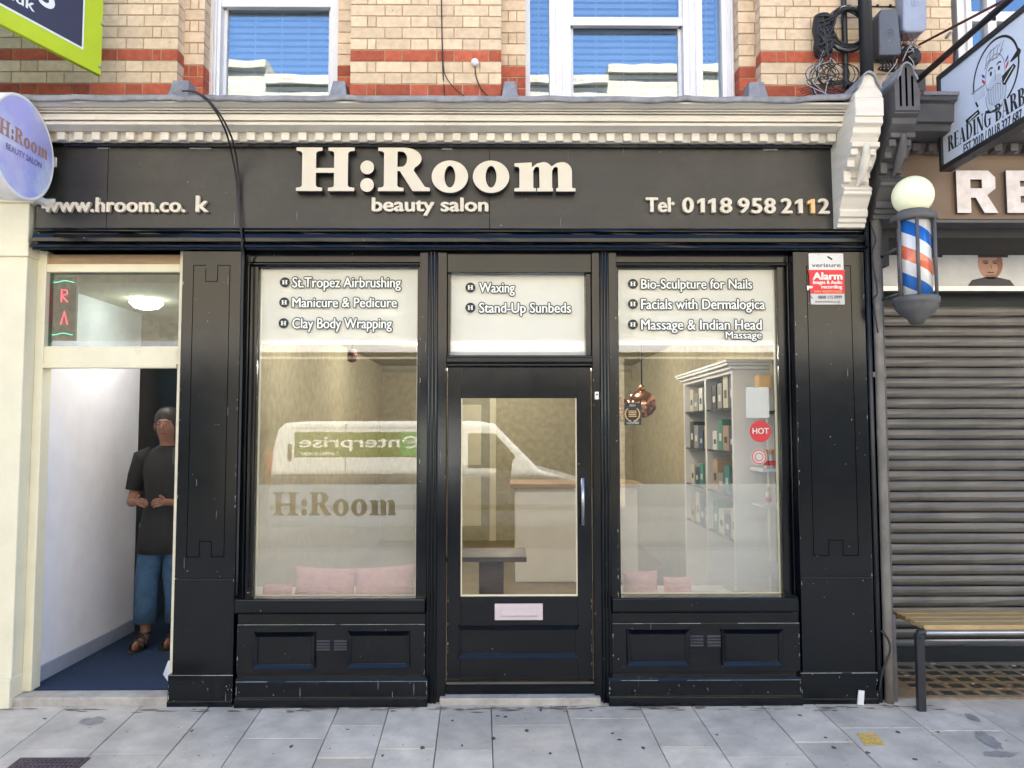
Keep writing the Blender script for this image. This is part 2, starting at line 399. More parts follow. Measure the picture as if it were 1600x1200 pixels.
# ================================================================= SALON BUILDING
SB = empty('salon_building', (0,.2,0), 'black painted salon front with cream brick upper floor above its cornice', 'building')
YB, YS, YW = .22, .32, .42          # brick pier face, stepped jamb face, window frame face
zr = uz(96, YB, 665)                # underside of the red course
zb = zr - 3*.075
TOPB = zb + 22*.075
def bricks(mb, x0, x1, Y, depth, z0, n, redset, phase=0, flip=False):
    mb.box(x0+.003, x1-.003, Y+.004, Y+depth, z0-.3, z0+n*.075, M['mortar'])
    for i in range(n):
        z = z0 + i*.075; x = x0; seq = []
        odd = (i+phase) % 2
        if odd: seq += [.1025,.048]
        k = 0
        while sum(seq)+.01*len(seq) < x1-x0+.3:
            seq.append(.215 if k%2 == 0 else .1025); k += 1
        pieces = []
        for s in seq:
            if x >= x1-.004: break
            e = min(x+s, x1)
            if x1-e < .04: e = x1
            pieces.append((x,e)); x = e+.008
        if flip: pieces = [(x0+x1-b, x0+x1-a) for a,b in pieces]
        m = M['red_brick'] if i in redset else M['cream_brick']
        for (a,b) in pieces:
            j = random.uniform(-.0015,.0015)
            mb.box(a, b, Y+j, Y+depth-.01, z+.0045+random.uniform(-.001,.001), z+.0705+random.uniform(-.001,.001), m, random.random())
XL, XP, XM0, XM1, XR = ux(-120,YB,60), ux(278,YB,60), ux(548,YB,60), ux(783,YB,60), ux(1188,YB,60)
XWALL = ux(1376,YB,60)              # party line to the barber's
bw = MB()
bricks(bw, XL, XP, YB, .11, zb, 22, {0,3}, 0, True)
bricks(bw, XM0, XM1, YB, .11, zb, 22, {0,3}, 1)
bricks(bw, XR, XWALL, YB, .11, zb, 22, {0,3}, 0)
zs_ = zb+.02
for a, b in ((ux(285,YS,60)-.06, ux(319,YS,60)), (ux(528,YS,60), XM0+.06), (XM1-.06, ux(821,YS,60)), (ux(1154,YS,60), XR+.06)):
    bricks(bw, a, b, YS, .12, zs_, 22, {0,1,2}, random.randint(0,1))
# plain brickwork storeys higher up the wall
bw.box(XL-8, XWALL, YB+.02, YB+.3, TOPB+.0, 9.6, M['cream_brick'])
bw.build('brick_wall', SB)
# lead-capped blocks at the feet of the window jambs
for p0,p1 in ((276,310),(521,549),(783,810),(1158,1190)):
    ld = MB(); a, b = ux(p0,YS,140), ux(p1,YS,140)
    z0, z1 = uz(152,.25), uz(136,.30)
    ld.add([(a,.17,z0-.05),(b,.17,z0-.05),(b,.40,z0-.05),(a,.40,z0-.05),(a+.02,.215,z1),(b-.02,.215,z1),(b-.02,.40,z1+.01),(a+.02,.40,z1+.01)],
           [(0,1,5,4),(1,2,6,5),(2,3,7,6),(3,0,4,7),(4,5,6,7)], M['lead'])
    ld.build('lead_cap', SB, bevel=.006)
# cornice
def prof(pts): return [(Y, uz(py, Y)) for py, Y in pts]
XC0, XC1 = ux(28,-.1,190), ux(1318,-.12,190)
cn = MB()
p = prof([(222,-.05),(207,-.055),(206.5,-.09),(196,-.165),(191,-.168),(190.6,-.15),(189.4,-.15),(189,-.185),(179.5,-.188),(179,-.165),(177.6,-.165),(177.2,-.205),(175,-.206),(174.6,-.185),(173.4,-.185),(173,-.218),(171,-.22),(170.5,-.205),(169.3,-.205),(168.8,-.225),(164,-.25),(162,-.27),(158.5,-.275)])
zt = p[-1][1]
cn.sweep_x(p + [(.22, zt), (.22, p[0][1])], XC0, XC1, M['cornice_paint'], 1)
d0 = XC0; pitch = (ux(800+26.7,-.09,215)-ux(800,-.09,215))
zd0, zd1 = uz(220.5,-.085), uz(208,-.085)
x = ux(466,-.09,215) - 40*pitch
while x < XC1-.05:
    if x > XC0: cn.box(x, x+pitch*.48, -.095, -.04, zd0, zd1-.001, M['cornice_paint'])
    x += pitch
cn.build('cornice', SB, bevel=.002, seg=1)
# lead flashing dressed over the cornice with a ragged lip
lf = MB(); n = 90; vs = []; fs = []
for k in range(n+1):
    x = XC0 + (XC1-XC0)*k/n
    wob = .004*math.sin(k*.9)+random.uniform(-.004,.004); lift = .03*max(0, (k/n-.93)/.07)
    if k % 18 == 0: wob += .012
    ring = [(-.288+wob*.4, zt-.012+wob+lift), (-.298+wob*.5, zt-.004+wob+lift), (-.297, zt+.022+wob*.6+lift), (-.27, zt+.030+wob*.5+lift), (.0, zt+.055+wob*.4), (.225, zt+.075)]
    vs += [(x,y,z) for y,z in ring]
for k in range(n):
    for i in range(5): fs.append((k*6+i,(k+1)*6+i,(k+1)*6+i+1,k*6+i+1))
lf.add(vs, fs, M['lead'], smooth=True)
o = lf.build('lead_flashing', SB); md = o.modifiers.new('thick','SOLIDIFY'); md.thickness = .004
M['scuff_and_highlight'] = mat('scuff_and_highlight', (.34,.34,.35), .8, var=.3, vs=60)  # worn pale marks, and the highlight painted along the plinth tops
def scuffs(mb, x0, x1, z0, z1, Y, n):
    for _ in range(n):
        e = random.random()
        x = random.choice((x0,x1))+random.uniform(-.004,.004) if e < .55 else random.uniform(x0,x1); z = random.uniform(z0,z1)
        x = min(max(x, x0+.006), x1-.006)
        rx, rz = (random.uniform(.001,.003), random.uniform(.003,.016)) if e < .55 else (random.uniform(.0015,.004), random.uniform(.0015,.005))
        if e > .93: rx, rz = .001, random.uniform(.02,.05)
        k = 7; t0 = random.random()*6
        mb.add([(x+rx*math.cos(t0+2*math.pi*i/k)*random.uniform(.6,1.3), Y, z+rz*math.sin(2*math.pi*i/k)*random.uniform(.6,1.3)) for i in range(k)], [tuple(range(k-1,-1,-1))], M['scuff_and_highlight'])
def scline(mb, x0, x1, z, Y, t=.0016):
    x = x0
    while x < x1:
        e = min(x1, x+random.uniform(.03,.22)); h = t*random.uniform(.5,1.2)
        if random.random() < .85: mb.add([(x,Y,z-h),(e,Y,z-h),(e,Y,z+h),(x,Y,z+h)], [(0,1,2,3)], M['scuff_and_highlight'])
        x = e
# fascia board
XF0, XF1 = ux(57,0,330), ux(1309,0,300)
zf1, zf0 = uz(230,0), uz(358,0)
fa = MB()
fa.box(XF0, XF1, 0, .2, zf0, zf1, M['fascia_paint'])
fa.sweep_x(prof([(231,0.0),(230,-.022),(222.5,-.028),(221,.0)])+[(.05,uz(221,0)),(.05,uz(231,0))], XF0, XF1, M['black_gloss'])
for ppx in (168, 765):
    xj = ux(ppx,0,290); fa.box(xj-.0015,xj+.0015,-.0008,.01,zf0,zf1,M['groove'])
scuffs(fa, XF0, XF1, zf0, zf1, -.0005, 40)
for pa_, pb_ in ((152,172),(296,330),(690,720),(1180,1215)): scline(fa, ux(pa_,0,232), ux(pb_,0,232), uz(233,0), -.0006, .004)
fascia = fa.build('fascia', SB)
XE1 = ux(1352,-.02,375)
em = MB()
em.sweep_x(prof([(356.5,.0),(357,-.012),(360.5,-.02),(361.5,-.02),(362.5,.015),(366,.015),(366.5,-.025),(372,-.034),(377.5,-.036),(378.5,.0),(381,.0),(381.5,-.04),(383.5,-.052),(386.5,-.055),(388,-.03),(391,-.025),(391.5,.08)])+[(.2,uz(391.5,.08)),(.2,uz(356.5,0))], XF0, XE1, M['black_paint'], 40, .0006)
em.build('fascia_moulding', SB)
# raised name on the fascia: each letter a piece of its own
cap = (uz(231,-.06,500) - uz(299,-.06,500)); x0 = ux(463,-.06,270); z0 = uz(299,-.06,680)
scx = (ux(899,-.06,270)-x0)/(6.44*cap)
F = fr((x0,-.001,z0)); F2 = lambda u,v,w=0: F(u*scx,v,w)
for ch, conts in hroom_letters(F2, cap):
    mb = MB(); fill(mb, conts, F2, M['letter_cream'], ext=.058, w0=.004, side=M['letter_side'])
    mb.build('sign_letter', fascia)
def raised(name, body, px0, px1, pyb, pyt, dY=.022, m='letter_cream', bold=.0045):
    mb = MB(); xa, xb = ux(px0,-.02,pyb), ux(px1,-.02,pyb); z = uz(pyb,-.02,(px0+px1)/2)
    text(mb, body, fr((xa,-.004,z)), uz(pyt,-.02)-uz(pyb,-.02), M[m], width=xb-xa, ext=dY, bold=bold)
    mb.build(name, fascia)
raised('tagline_lettering','beauty salon',582,762,330,309)
raised('web_lettering','www.hroom.co.',68,289,331,309)
raised('web_lettering','k',307,325,331,306)
raised('phone_lettering','Tel',1010,1047,331,309)
ONE = [(.30,0),(.62,0),(.62,1),(.36,1),(.04,.84),(.04,.62),(.30,.74)]
for k_,(dg,pxa,pxb) in enumerate((('0',1066,1084),('1',1089,1102),('1',1106,1119),('8',1125,1144),('9',1153,1171),('5',1174,1191),('8',1194,1212),('2',1220,1238),('1',1242,1255),('1',1261,1274),('2',1278,1296))):
    yb_ = 332+1.6*(pxa-1066)/230
    if dg == '1':
        mb = MB(); xa, xb, z = ux(pxa,-.02,yb_), ux(pxb,-.02,yb_), uz(yb_,-.02,pxa); hh = uz(yb_-22,-.02,pxa)-z
        fill(mb, [[(p_[0]*(xb-xa)/.66, p_[1]*hh) for p_ in ONE]], fr((xa,-.004,z)), M['letter_gold' if k_ == 9 else 'letter_cream'], ext=.022); mb.build('phone_lettering', fascia)
    else: raised('phone_lettering',dg,pxa+1,pxb-1,yb_,yb_-23)
mb = MB(); xa, za = ux(1051,-.02,318), uz(318,-.02)
mb.prism([(-.014,0),(0,-.012),(.014,0),(0,.012)], -.026, -.004, lambda u,v,w_: (xa+u, w_, za+v), M['letter_cream']); mb.build('phone_lettering', fascia)

# pilasters
def pilaster(px0, px1, py_top, left=True):
    mb = MB(); xa, xb = ux(px0,-.02,700), ux(px1,-.02,700); zt = uz(py_top,-.02); zm = uz(903,-.02)
    mb.box(xa, xb, -.02, .22, zm+.0012, zt, M['black_paint']); mb.box(xa, xb, -.0215, .22, -.05, zm-.0012, M['black_paint'])
    mb.box(xa-.018, xb+.006, -.035, .2, -.05, uz(1053,-.035), M['black_paint']); mb.box(xa-.019, xb+.007, -.042, .2, -.06, uz(1094,-.04), M['black_paint'])
    g = .004; W = xb-xa; cx = (xa+xb)/2
    zt1, zt2 = uz(415,-.02), uz(440,-.02); zb1, zb2 = uz(869,-.02), uz(845,-.02)
    il, ir = xa+.19*W, xb-.19*W; kl, kr = cx-.10*W, cx+.10*W
    def v(x, a, b): mb.box(x-g/2, x+g/2, -.0225, -.018, a, b, M['groove'])
    def h(a, b, z): mb.box(a-g/2, b+g/2, -.0228, -.018, z-g/2, z+g/2, M['groove'])
    v(il,zb1,zt1); v(ir,zb1,zt1); h(il,kl,zt1); h(kr,ir,zt1); v(kl,zt2,zt1-.02); v(kr,zt2,zt1); h(kl,kr,zt2)
    h(il,kl,zb1); h(kr,ir,zb1); v(kl,zb1,zb2); v(kr,zb1,zb2); h(kl,kr,zb2)
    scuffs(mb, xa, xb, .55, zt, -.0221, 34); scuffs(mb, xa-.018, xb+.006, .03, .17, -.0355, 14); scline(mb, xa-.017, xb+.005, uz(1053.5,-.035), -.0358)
    return mb
o = pilaster(278,371,393).build('pilaster', SB, bevel=.005)
pilaster(1246,1358,393).build('pilaster', SB, bevel=.005)
XPL0, XPL1, XPR0, XPR1 = ux(278,-.02), ux(371,-.02), ux(1246,-.02), ux(1358,-.02)

# joinery between the pilasters
zH = uz(390,.05); GY = .105                       # head of the frames, glass plane
xm = [ux(654,.0), ux(697,.0), ux(927,.0), ux(966,.0)]
jn = MB(); bk = M['black_paint']
jn.box(XPL1, XPR0, .06, .2, uz(416,.06), zH, bk)                                    # head board
jn.sweep_x([(.06,uz(409,.06)),(.045,uz(411,.05)),(.045,uz(414,.05)),(.06,uz(416.5,.06))], XPL1, XPR0, bk)
jn.box(XPL1, ux(384,.05), .05, .2, -.02, zH, bk); jn.box(ux(384,.05), ux(394,.07), .075, .2, .4, zH, bk)
jn.box(ux(1236,.05), XPR0, .05, .2, -.02, zH, bk); jn.box(ux(1226,.07), ux(1236,.05), .075, .2, .4, zH, bk)
jn.build('shopfront_frame', SB, bevel=.004)
for a, b in ((xm[0],xm[1]),(xm[2],xm[3])):
    mb = MB(); W = b-a
    mb.box(a, b, .012, .2, -.03, zH, bk)
    mb.box(a+.30*W, a+.68*W, -.004, .02, -.02, zH-.002, bk)
    for k in (.36,.49,.62):
        mb.tube([(a+k*W,-.004,-.02),(a+k*W,-.004,zH-.004)], .0085, bk, 10)
    scuffs(mb, a, b, .05, 2.3, .0115, 16); mb.build('mullion_post', SB, bevel=.003)
def shop_window(pxl, pxr, pyt, pyb, letters_top):
    xa, xb = ux(pxl,GY,670), ux(pxr,GY,670); zt, zb_ = uz(pyt,GY), uz(pyb,GY)
    mb = MB(); t = .018
    mb.box(xa-.05, xa, GY-.035, GY+.05, zb_-.05, zt+.06, bk); mb.box(xb, xb+.05, GY-.035, GY+.05, zb_-.05, zt+.06, bk)
    mb.box(xa-.002, xb+.002, GY-.033, GY+.05, zt, zt+.06, bk); mb.box(xa-.002, xb+.002, GY-.033, GY+.05, zb_-.06, zb_, bk)
    wn = mb.build('shop_window', SB, bevel=.006)
    gb = MB(); gb.box(xa-.004, xb+.004, GY, GY+.008, zb_-.004, zt+.004, M['glass_shop']); gb.build('glass', wn)
    pb = MB()   # thin pale putty line round the pane, inside
    for q in ((xa,xa+.006,zb_,zt),(xb-.008,xb,zb_,zt),(xa+.006,xb-.008,zb_,zb_+.006)): pb.box(q[0],q[1],GY+.012,GY+.03,q[2],q[3],M['cream_paint'])
    pb.build('glazing_bead', wn)
    return wn, xa, xb, zt, zb_
def service_lines(mb, lines, Y):
    for body, pbx, px0, px1, pyb, pyt in lines:
        zc = uz((pyb+pyt)/2, Y, px0); xc = ux(pbx, Y, pyb); r = .031
        Fd = fr((xc, Y, zc))
        fill(mb, [arc(0,0,r,r,0,352,32)], Fd, M['ink_black'], w0=.0004)
        c = .026; hw = 1.34*c
        fill(mb, [[(q[0]*c-hw/2, q[1]*c-c/2) for q in GH[0]]], Fd, M['ink_white'], w0=.0012)
        xa, xb = ux(px0,Y,pyb), ux(px1,Y,pyb); cp = uz(pyt,Y)-uz(pyb,Y)
        text(mb, body, fr((xa, Y, uz(pyb,Y,px0))), cp, M['ink_white'], width=xb-xa, bold=.0018, halo=.0074, halo_mat=M['ink_black'], w0=.0004)
def vinyl_panel(wn, xa, xb, z0, z1, m, holes=None, Y=GY+.016):
    mb = MB()
    fill(mb, [[(xa,z0),(xb,z0),(xb,z1),(xa,z1)]] + (holes or []), lambda u,v,w_=0: Vector((u,Y-w_,v)), m, ext=.0006)
    mb.build('frosted_film', wn)
YL = GY-.0004
wL, xa, xb, zt, zb_ = shop_window(402,652,420,931,True)
zv = uz(538,GY); zl = uz(757,GY)
vinyl_panel(wL, xa+.008, xb-.01, zv, zt-.002, M['vinyl_top'])
mb = MB(); service_lines(mb, [('St.Tropez Airbrushing',445,457,626,449,433),('Manicure & Pedicure',444,457,620,480,465),('Clay Body Wrapping',443,457,612,513,497)], YL)
mb.build('window_lettering', wL)
cap2 = uz(769,GY,520)-uz(806,GY,520); hx = ux(425,GY,790); hz = uz(806,GY,520); sc2 = (ux(619,GY,790)-hx)/(6.44*cap2)
holes = []
for ch, conts in hroom_letters(None, cap2):
    if ch == 'o' : pass
    for c in conts: holes.append([(hx+p[0]*sc2, hz+p[1]) for p in c])
vinyl_panel(wL, xa+.008, xb-.01, zb_+.004, zl, M['vinyl_low'], holes)
wR, xa, xb, zt, zb_ = shop_window(967,1216,420,929,True)
RX0, RX1 = xa, xb
vinyl_panel(wR, xa+.008, xb-.01, uz(539,GY), zt-.002, M['vinyl_top'])
vinyl_panel(wR, xa+.008, xb-.01, zb_+.004, uz(757,GY), M['vinyl_low'])
mb = MB(); service_lines(mb, [('Bio-Sculpture for Nails',989,1002,1175,451,436),('Facials with Dermalogica',989,1002,1195,483,467),('Massage & Indian Head',989,1002,1190,515,499)], YL)
xq = ux(1190,YL,528); xp = ux(1134,YL,528)
text(mb, 'Massage', fr((xp,YL,uz(529,YL,1160))), uz(517.5,YL)-uz(529,YL), M['ink_white'], width=xq-xp, bold=.0015, halo=.0072, halo_mat=M['ink_black'], w0=.0004)
mb.build('window_lettering', wR)

# stall risers with sills, panels, vents and plinths
def stall(px0, px1, panels, vent, sill, plinth):
    xa, xb = ux(px0,.0,1000), ux(px1,.0,1000); g = M['black_gloss']
    mb = MB()
    mb.box(xa, xb, .0, .18, -.03, uz(958,.0), g)
    mb.box(xa, xb, -.012, .0, uz(1051,-.01), uz(974.5,-.01), g)
    for (pa, pb, ya, yb) in panels:
        A, B = ux(pa,-.02,1015), ux(pb,-.02,1015); zt_, zb2 = uz(ya,-.02), uz(yb,-.02); wd = .022
        # bolection moulding: sloped frame round a sunk panel
        for k, (pr) in enumerate((((A,zt_),(B,zt_),(B-wd,zt_-wd),(A+wd,zt_-wd)), ((B,zb2),(A,zb2),(A+wd,zb2+wd),(B-wd,zb2+wd)), ((A,zb2),(A,zt_),(A+wd,zt_-wd),(A+wd,zb2+wd)), ((B,zt_),(B,zb2),(B-wd,zb2+wd),(B-wd,zt_-wd)))):
            o4 = pr
            if k == 0:
                mb.add([(A,-.0122,zt_),(B,-.0122,zt_),(B-wd,-.038,zt_-wd),(A+wd,-.038,zt_-wd),(B-wd,-.0122,zt_-wd-.004),(A+wd,-.0122,zt_-wd-.004)], [(0,1,2,3),(3,2,4,5),(0,3,5),(1,4,2)], g); continue
            mb.add([(o4[0][0],-.034,o4[0][1]),(o4[1][0],-.034,o4[1][1]),(o4[2][0],-.018,o4[2][1]),(o4[3][0],-.018,o4[3][1]),
                    (o4[0][0],-.0122,o4[0][1]),(o4[1][0],-.0122,o4[1][1]),(o4[2][0],-.0122,o4[2][1]),(o4[3][0],-.0122,o4[3][1])],
                   [(0,1,2,3),(0,1,5,4),(2,3,7,6),(0,3,7,4),(1,2,6,5)], g)
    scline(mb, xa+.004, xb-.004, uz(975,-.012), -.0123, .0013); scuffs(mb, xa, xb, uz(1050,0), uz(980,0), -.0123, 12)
    st = mb.build('stall_riser', SB, bevel=.002)
    mb = MB(); a, b = ux(sill[0],-.06,945), ux(sill[1],-.06,945)
    zt_, ze, zu = uz(931,GY-.03), uz(936,-.06), uz(957,-.055)
    mb.sweep_x([(GY-.033,zt_+.004),(-.055,ze+.004),(-.064,ze-.004),(-.064,zu+.004),(-.058,zu),(.02,zu),(GY-.033,zu)], a, b, M['black_paint'])
    mb.build('sill', st, bevel=.004)
    mb = MB(); a, b = ux(plinth[0],-.045,1080), ux(plinth[1],-.045,1080)
    mb.sweep_x([(-.012,uz(1058,-.012)),(-.03,uz(1059.5,-.03)),(-.04,uz(1064.5,-.04)),(-.04,uz(1089,-.04)),(-.056,uz(1091,-.056)),(-.06,-.03),(.1,-.03),(.1,uz(1058,-.012))], a, b, M['black_paint']); scuffs(mb, a, b, uz(1088,-.04), uz(1066,-.04), -.0405, 26); scline(mb, a+.002, b-.002, uz(1064,-.04), -.0404, .0011)  # pale line along the plinth's top edge is a painted highlight
    mb.build('plinth', st, bevel=.002)
    mb = MB(); A, B = ux(vent[0],-.02,1005), ux(vent[1],-.02,1005); zt_, zb2 = uz(vent[2],-.02), uz(vent[3],-.02)
    mb.box(A-.012, B+.012, -.016, -.0121, zb2-.012, zt_+.012, g); mid = (A+B)/2
    for (p_, q_) in ((A, mid-.012),(mid+.012, B)):
        for k in range(4):
            z = zb2 + (zt_-zb2)*(k+.1)/4
            mb.add([(p_,-.017,z),(q_,-.017,z),(q_,-.03,z+.006),(p_,-.03,z+.006),(p_,-.017,z+.012),(q_,-.017,z+.012)], [(0,1,2,3),(3,2,5,4),(0,3,4),(1,5,2)], M['vent_metal'])
    mb.build('vent_grille', st)
M['vent_metal'] = mat('vent_metal', (.09,.09,.10), .35, var=.2)
stall(371, 665, [(396,492,987,1043),(543,640,986,1042)], (495,543,999,1016), (367,664), (367,668))
stall(956, 1249, [(980,1077,985,1040),(1128,1223,985,1041)], (1078,1126,993,1012), (957,1247), (951,1253))

# door with its overlight
xd0, xd1 = xm[1], xm[2]; DY = .07
tz0, tz1 = uz(556,.06), uz(425,.06)
mb = MB()
mb.box(xd0, xd1, .03, .16, uz(426,.03), zH, bk); mb.box(xd0, xd1, .02, .16, uz(572,.02), tz0, bk)
mb.sweep_x([(.02,uz(557,.0)),(.0,uz(558.5,.0)),(.0,uz(566,.0)),(.02,uz(569,.02))], xd0, xd1, bk)
xt0, xt1 = ux(703,.08), ux(916,.08)
mb.box(xd0, xt0, .05, .16, tz0, uz(426,.03), bk); mb.box(xt1, xd1, .05, .16, tz0, uz(426,.03), bk)
tw = mb.build('overlight', SB, bevel=.004)
mb = MB(); mb.box(xt0-.004, xt1+.004, .085, .091, tz0-.004, uz(424,.06), M['glass_shop']); mb.build('glass', tw)
mb = MB(); mb.box(xt0+.004, xt1-.004, .101, .1016, tz0+.004, uz(425.5,.08), M['vinyl_top']); mb.build('frosted_film', tw)
mb = MB(); service_lines(mb, [('Waxing',735,749,804,457,441.5),('Stand-Up Sunbeds',735,749,892,488.5,473)], .0846); mb.build('window_lettering', tw)
g = M['black_gloss']
dz0, dz1 = uz(1083,DY), uz(573,DY)
gx0, gx1, gz0, gz1 = ux(720,DY,800), ux(902,DY,800), uz(932,DY), uz(622,DY)
a0, a1 = xd0+.004, xd1-.004
mb = MB()
mb.box(a0, gx0, DY, DY+.045, dz0, dz1, g); mb.box(gx1, a1, DY, DY+.045, dz0, dz1, g)
mb.box(gx0, gx1, DY+.001, DY+.045, gz1, dz1, g); mb.box(gx0, gx1, DY+.001, DY+.045, dz0, gz0, g)
scuffs(mb, a0, a1, dz0+.1, gz0, DY-.0005, 26); door = mb.build('door', SB, bevel=.003)
mb = MB(); mb.box(gx0-.006, gx1+.006, DY+.018, DY+.024, gz0-.006, gz1+.006, M['glass_shop']); mb.build('glass', door)
mb = MB()
for q in ((gx0,gx0+.007,gz0,gz1),(gx1-.007,gx1,gz0,gz1),(gx0+.007,gx1-.007,gz0,gz0+.009)): mb.box(q[0],q[1],DY+.008,DY+.017,q[2],q[3],M['cream_paint'])
mb.build('glazing_bead', door)
mb = MB(); A, B, C, D = ux(716,DY,1000), ux(905,DY,1000), uz(977,DY), uz(1027,DY)
mb.add([(A,DY+.001,C),(B,DY+.001,C),(B-.022,DY-.026,C-.022),(A+.022,DY-.026,C-.022),(B-.022,DY+.001,C-.027),(A+.022,DY+.001,C-.027)], [(0,1,2,3),(3,2,4,5),(0,3,5),(1,4,2)], bk)
for z, s in ((D,1),):
    mb.add([(A,DY-.022,z),(B,DY-.022,z),(B-.022,DY-.006,z+s*.022),(A+.022,DY-.006,z+s*.022),(A,DY+.001,z),(B,DY+.001,z),(B-.022,DY+.001,z+s*.022),(A+.022,DY+.001,z+s*.022)], [(0,1,2,3),(0,1,5,4),(2,3,7,6),(0,3,7,4),(1,2,6,5)], bk)
for xx, s in ((A,1),(B,-1)):
    mb.add([(xx,DY-.022,D),(xx,DY-.022,C),(xx+s*.022,DY-.006,C-.022),(xx+s*.022,DY-.006,D+.022),(xx,DY+.001,D),(xx,DY+.001,C)], [(0,1,2,3),(0,1,5,4)], g)
mb.build('panel_moulding', door)
mb = MB(); mb.sweep_x([(DY,uz(1062,DY)),(DY-.03,uz(1064,DY-.02)),(DY-.036,uz(1069,DY-.03)),(DY-.03,uz(1073,DY-.03)),(DY-.03,dz0-.004),(DY,dz0-.004)], a0-.002, a1+.002, bk); mb.build('weather_bar', door, bevel=.002)
mb = MB(); A, B, C, D = ux(773,DY,955), ux(848,DY,955), uz(943,DY), uz(968.5,DY)
mb.box(A, B, DY-.007, DY+.001, D, C, M['plate']); mb.box(A+.038, B-.038, DY-.0105, DY-.007, D+.026, C-.022, M['plate']); mb.box(A+.036,B-.036,DY-.0125,DY-.007,D+.022,D+.026,M['steel'])
mb.build('letterbox', door, bevel=.0012)
mb = MB(); hxx = gx1+.03
mb.tube([(hxx,DY-.05,1.02),(hxx,DY-.05,1.30)], .011, M['steel'], 12)
for z in (1.04,1.28): mb.tube([(hxx,DY,z),(hxx,DY-.05,z)], .008, M['steel'], 10)
mb.build('pull_handle', door)
mb = MB(); mb.box(xm[1]-.03, xm[2]+.03, -.03, .3, -.05, uz(1085.5,.03), M['concrete']); mb.build('threshold', SB, bevel=.006)
mb = MB(); xx, zz = ux(933,-.01,618), uz(618,-.01); mb.box(xx-.012, xx+.012, .0, .014, zz-.023, zz+.023, M['white_paint']); mb.ball((xx,-.002,zz+.006),.005,M['ink_black']); mb.build('door_bell', SB, bevel=.003)

# console bracket shared by the salon's cornice (cream) and a twin for the barber (dark)
def console(name, parent, pl, pr, pt, pb, m, mdark, slots, cap_m, tY, bY):
    """stack of mouldings; (pixel row, projection) list scaled between pt and pb"""
    mb = MB()
    steps = [(0.33,.0,.44,1.0),(0.345,.0,.40,.98),(.40,.02,.36,.97),(.43,.02,.385,.97)]
    # side profile (depth, height fraction) from top to bottom, all extruded across the width
    P = [(0,0),(0,.30),(.0,.345),(.035,.36),(.04,.40),(.07,.425),(.09,.45),(.055,.46),(.06,.49),(.11,.50),(.115,.545),(.17,.60),(.215,.625),(.215,.66),(.235,.665),(.24,.71),(.20,.74),(.19,.752),(.205,.765),(.205,.785),(.225,.80),(.255,.84),(.285,.878),(.27,.885),(.28,.93),(.30,.935),(.305,.965),(.32,.97),(.325,1.0)]
    ztop, zbot = pt, pb
    H = ztop - zbot
    pts = [(tY + d*(bY-tY)/.325, ztop - H*h) for d, h in P]
    back = .2
    xa0, xb0 = pl[0], pr[0]; xa1, xb1 = pl[1], pr[1]
    n = len(pts)
    # gable: shape the head as a separate piece, body below
    body = [q for q in pts if q[1] < ztop - H*.17]
    body = [(tY, ztop - H*.17)] + body
    def X(side, z):
        t = (ztop-z)/H
        return (xa0+(xa1-xa0)*t) if side == 0 else (xb0+(xb1-xb0)*t)
    vs = []
    for y,z in body: vs += [(X(0,z),y,z),(X(1,z),y,z),(X(0,z),back,z),(X(1,z),back,z)]
    k = len(body); fs = []
    for i in range(k-1):
        a, b = i*4, (i+1)*4
        fs += [(a,a+1,b+1,b),(a+2,a,b,b+2),(a+1,a+3,b+3,b+1)]
    fs += [(0,2,3,1), ((k-1)*4,(k-1)*4+1,(k-1)*4+3,(k-1)*4+2)]
    mb.add(vs, fs, m)
    # head with ogee gable
    zl_ = ztop - H*.17; cx = (xa0+xb0)/2; hw = (xb0-xa0)/2
    gab = [(-hw,0),(-hw,.02)] + [(-hw+hw*t*1.0, .02+(H*.17-.02)*(t**.9 if t < .5 else 1-(1-t)**1.8*.9)) for t in (.15,.3,.45,.6,.75,.9,1.0)]
    gab = gab + [(-u,v) for u,v in gab[::-1][1:]]
    def fn(u,v,w_): return (cx+u, w_, zl_+v)
    mb.prism(gab, tY-.012, back, fn, m)
    if slots:
        for sx_, top in ((-.5,.5),(0,.86),(.5,.5)):
            mb.box(cx+sx_*hw-.006, cx+sx_*hw+.006, tY-.0135, tY-.012, ztop-H*.30, zl_+H*.17*top, M['groove'])
            mb.ball((cx+sx_*hw, tY-.0125, zl_+H*.17*top), .006, M['groove'], sy=.1)
        mb.box(X(0,ztop-H*.3)+.0, X(1,ztop-H*.3), tY-.012, tY, ztop-H*.33, zl_+.001, m)
    else:
        mb.box(X(0,ztop-H*.3), X(1,ztop-H*.3), tY-.0118, tY+.002, ztop-H*.30, zl_+.001, m)
    # swag drop running down the middle of the scroll
    path = []; rads = []
    for i in range(9):
        t = i/8; h = .47 + .26*t
        yy = tY + (.05 + .17*t)*(bY-tY)/.325 - .012*math.sin(math.pi*t)
        path.append((cx+.012*math.sin(t*3) + (X(0,ztop-H*h)+X(1,ztop-H*h))/2-cx, yy, ztop-H*h)); rads.append(.022*math.sin(math.pi*(.15+.8*t))+.004)
    mb.tube(path, .02, mdark, 10, rads)
    for sd in (.12,.74):
        for h0, h1, d in ((.50,.545,.10),(.56,.61,.16),(.62,.70,.22)):
            xA = X(0,ztop-H*h0); wd = X(1,ztop-H*h0)-xA
            yy = tY + d*(bY-tY)/.325
            mb.box(xA+wd*(sd-.12), xA+wd*(sd+.14), yy-.022, yy+.03, ztop-H*h1, ztop-H*h0, m)
    o = mb.build(name, parent, bevel=.003, seg=1)
    # lead capping over the gable
    cb = MB(); t = .012
    out = [(u*1.08, v+t) for u,v in gab[2:-2]]; inn = [(u,v+.001) for u,v in gab[2:-2]]
    cb.prism(out + inn[::-1], tY-.03, back, fn, cap_m); cb.build('lead_capping', o)
    return o
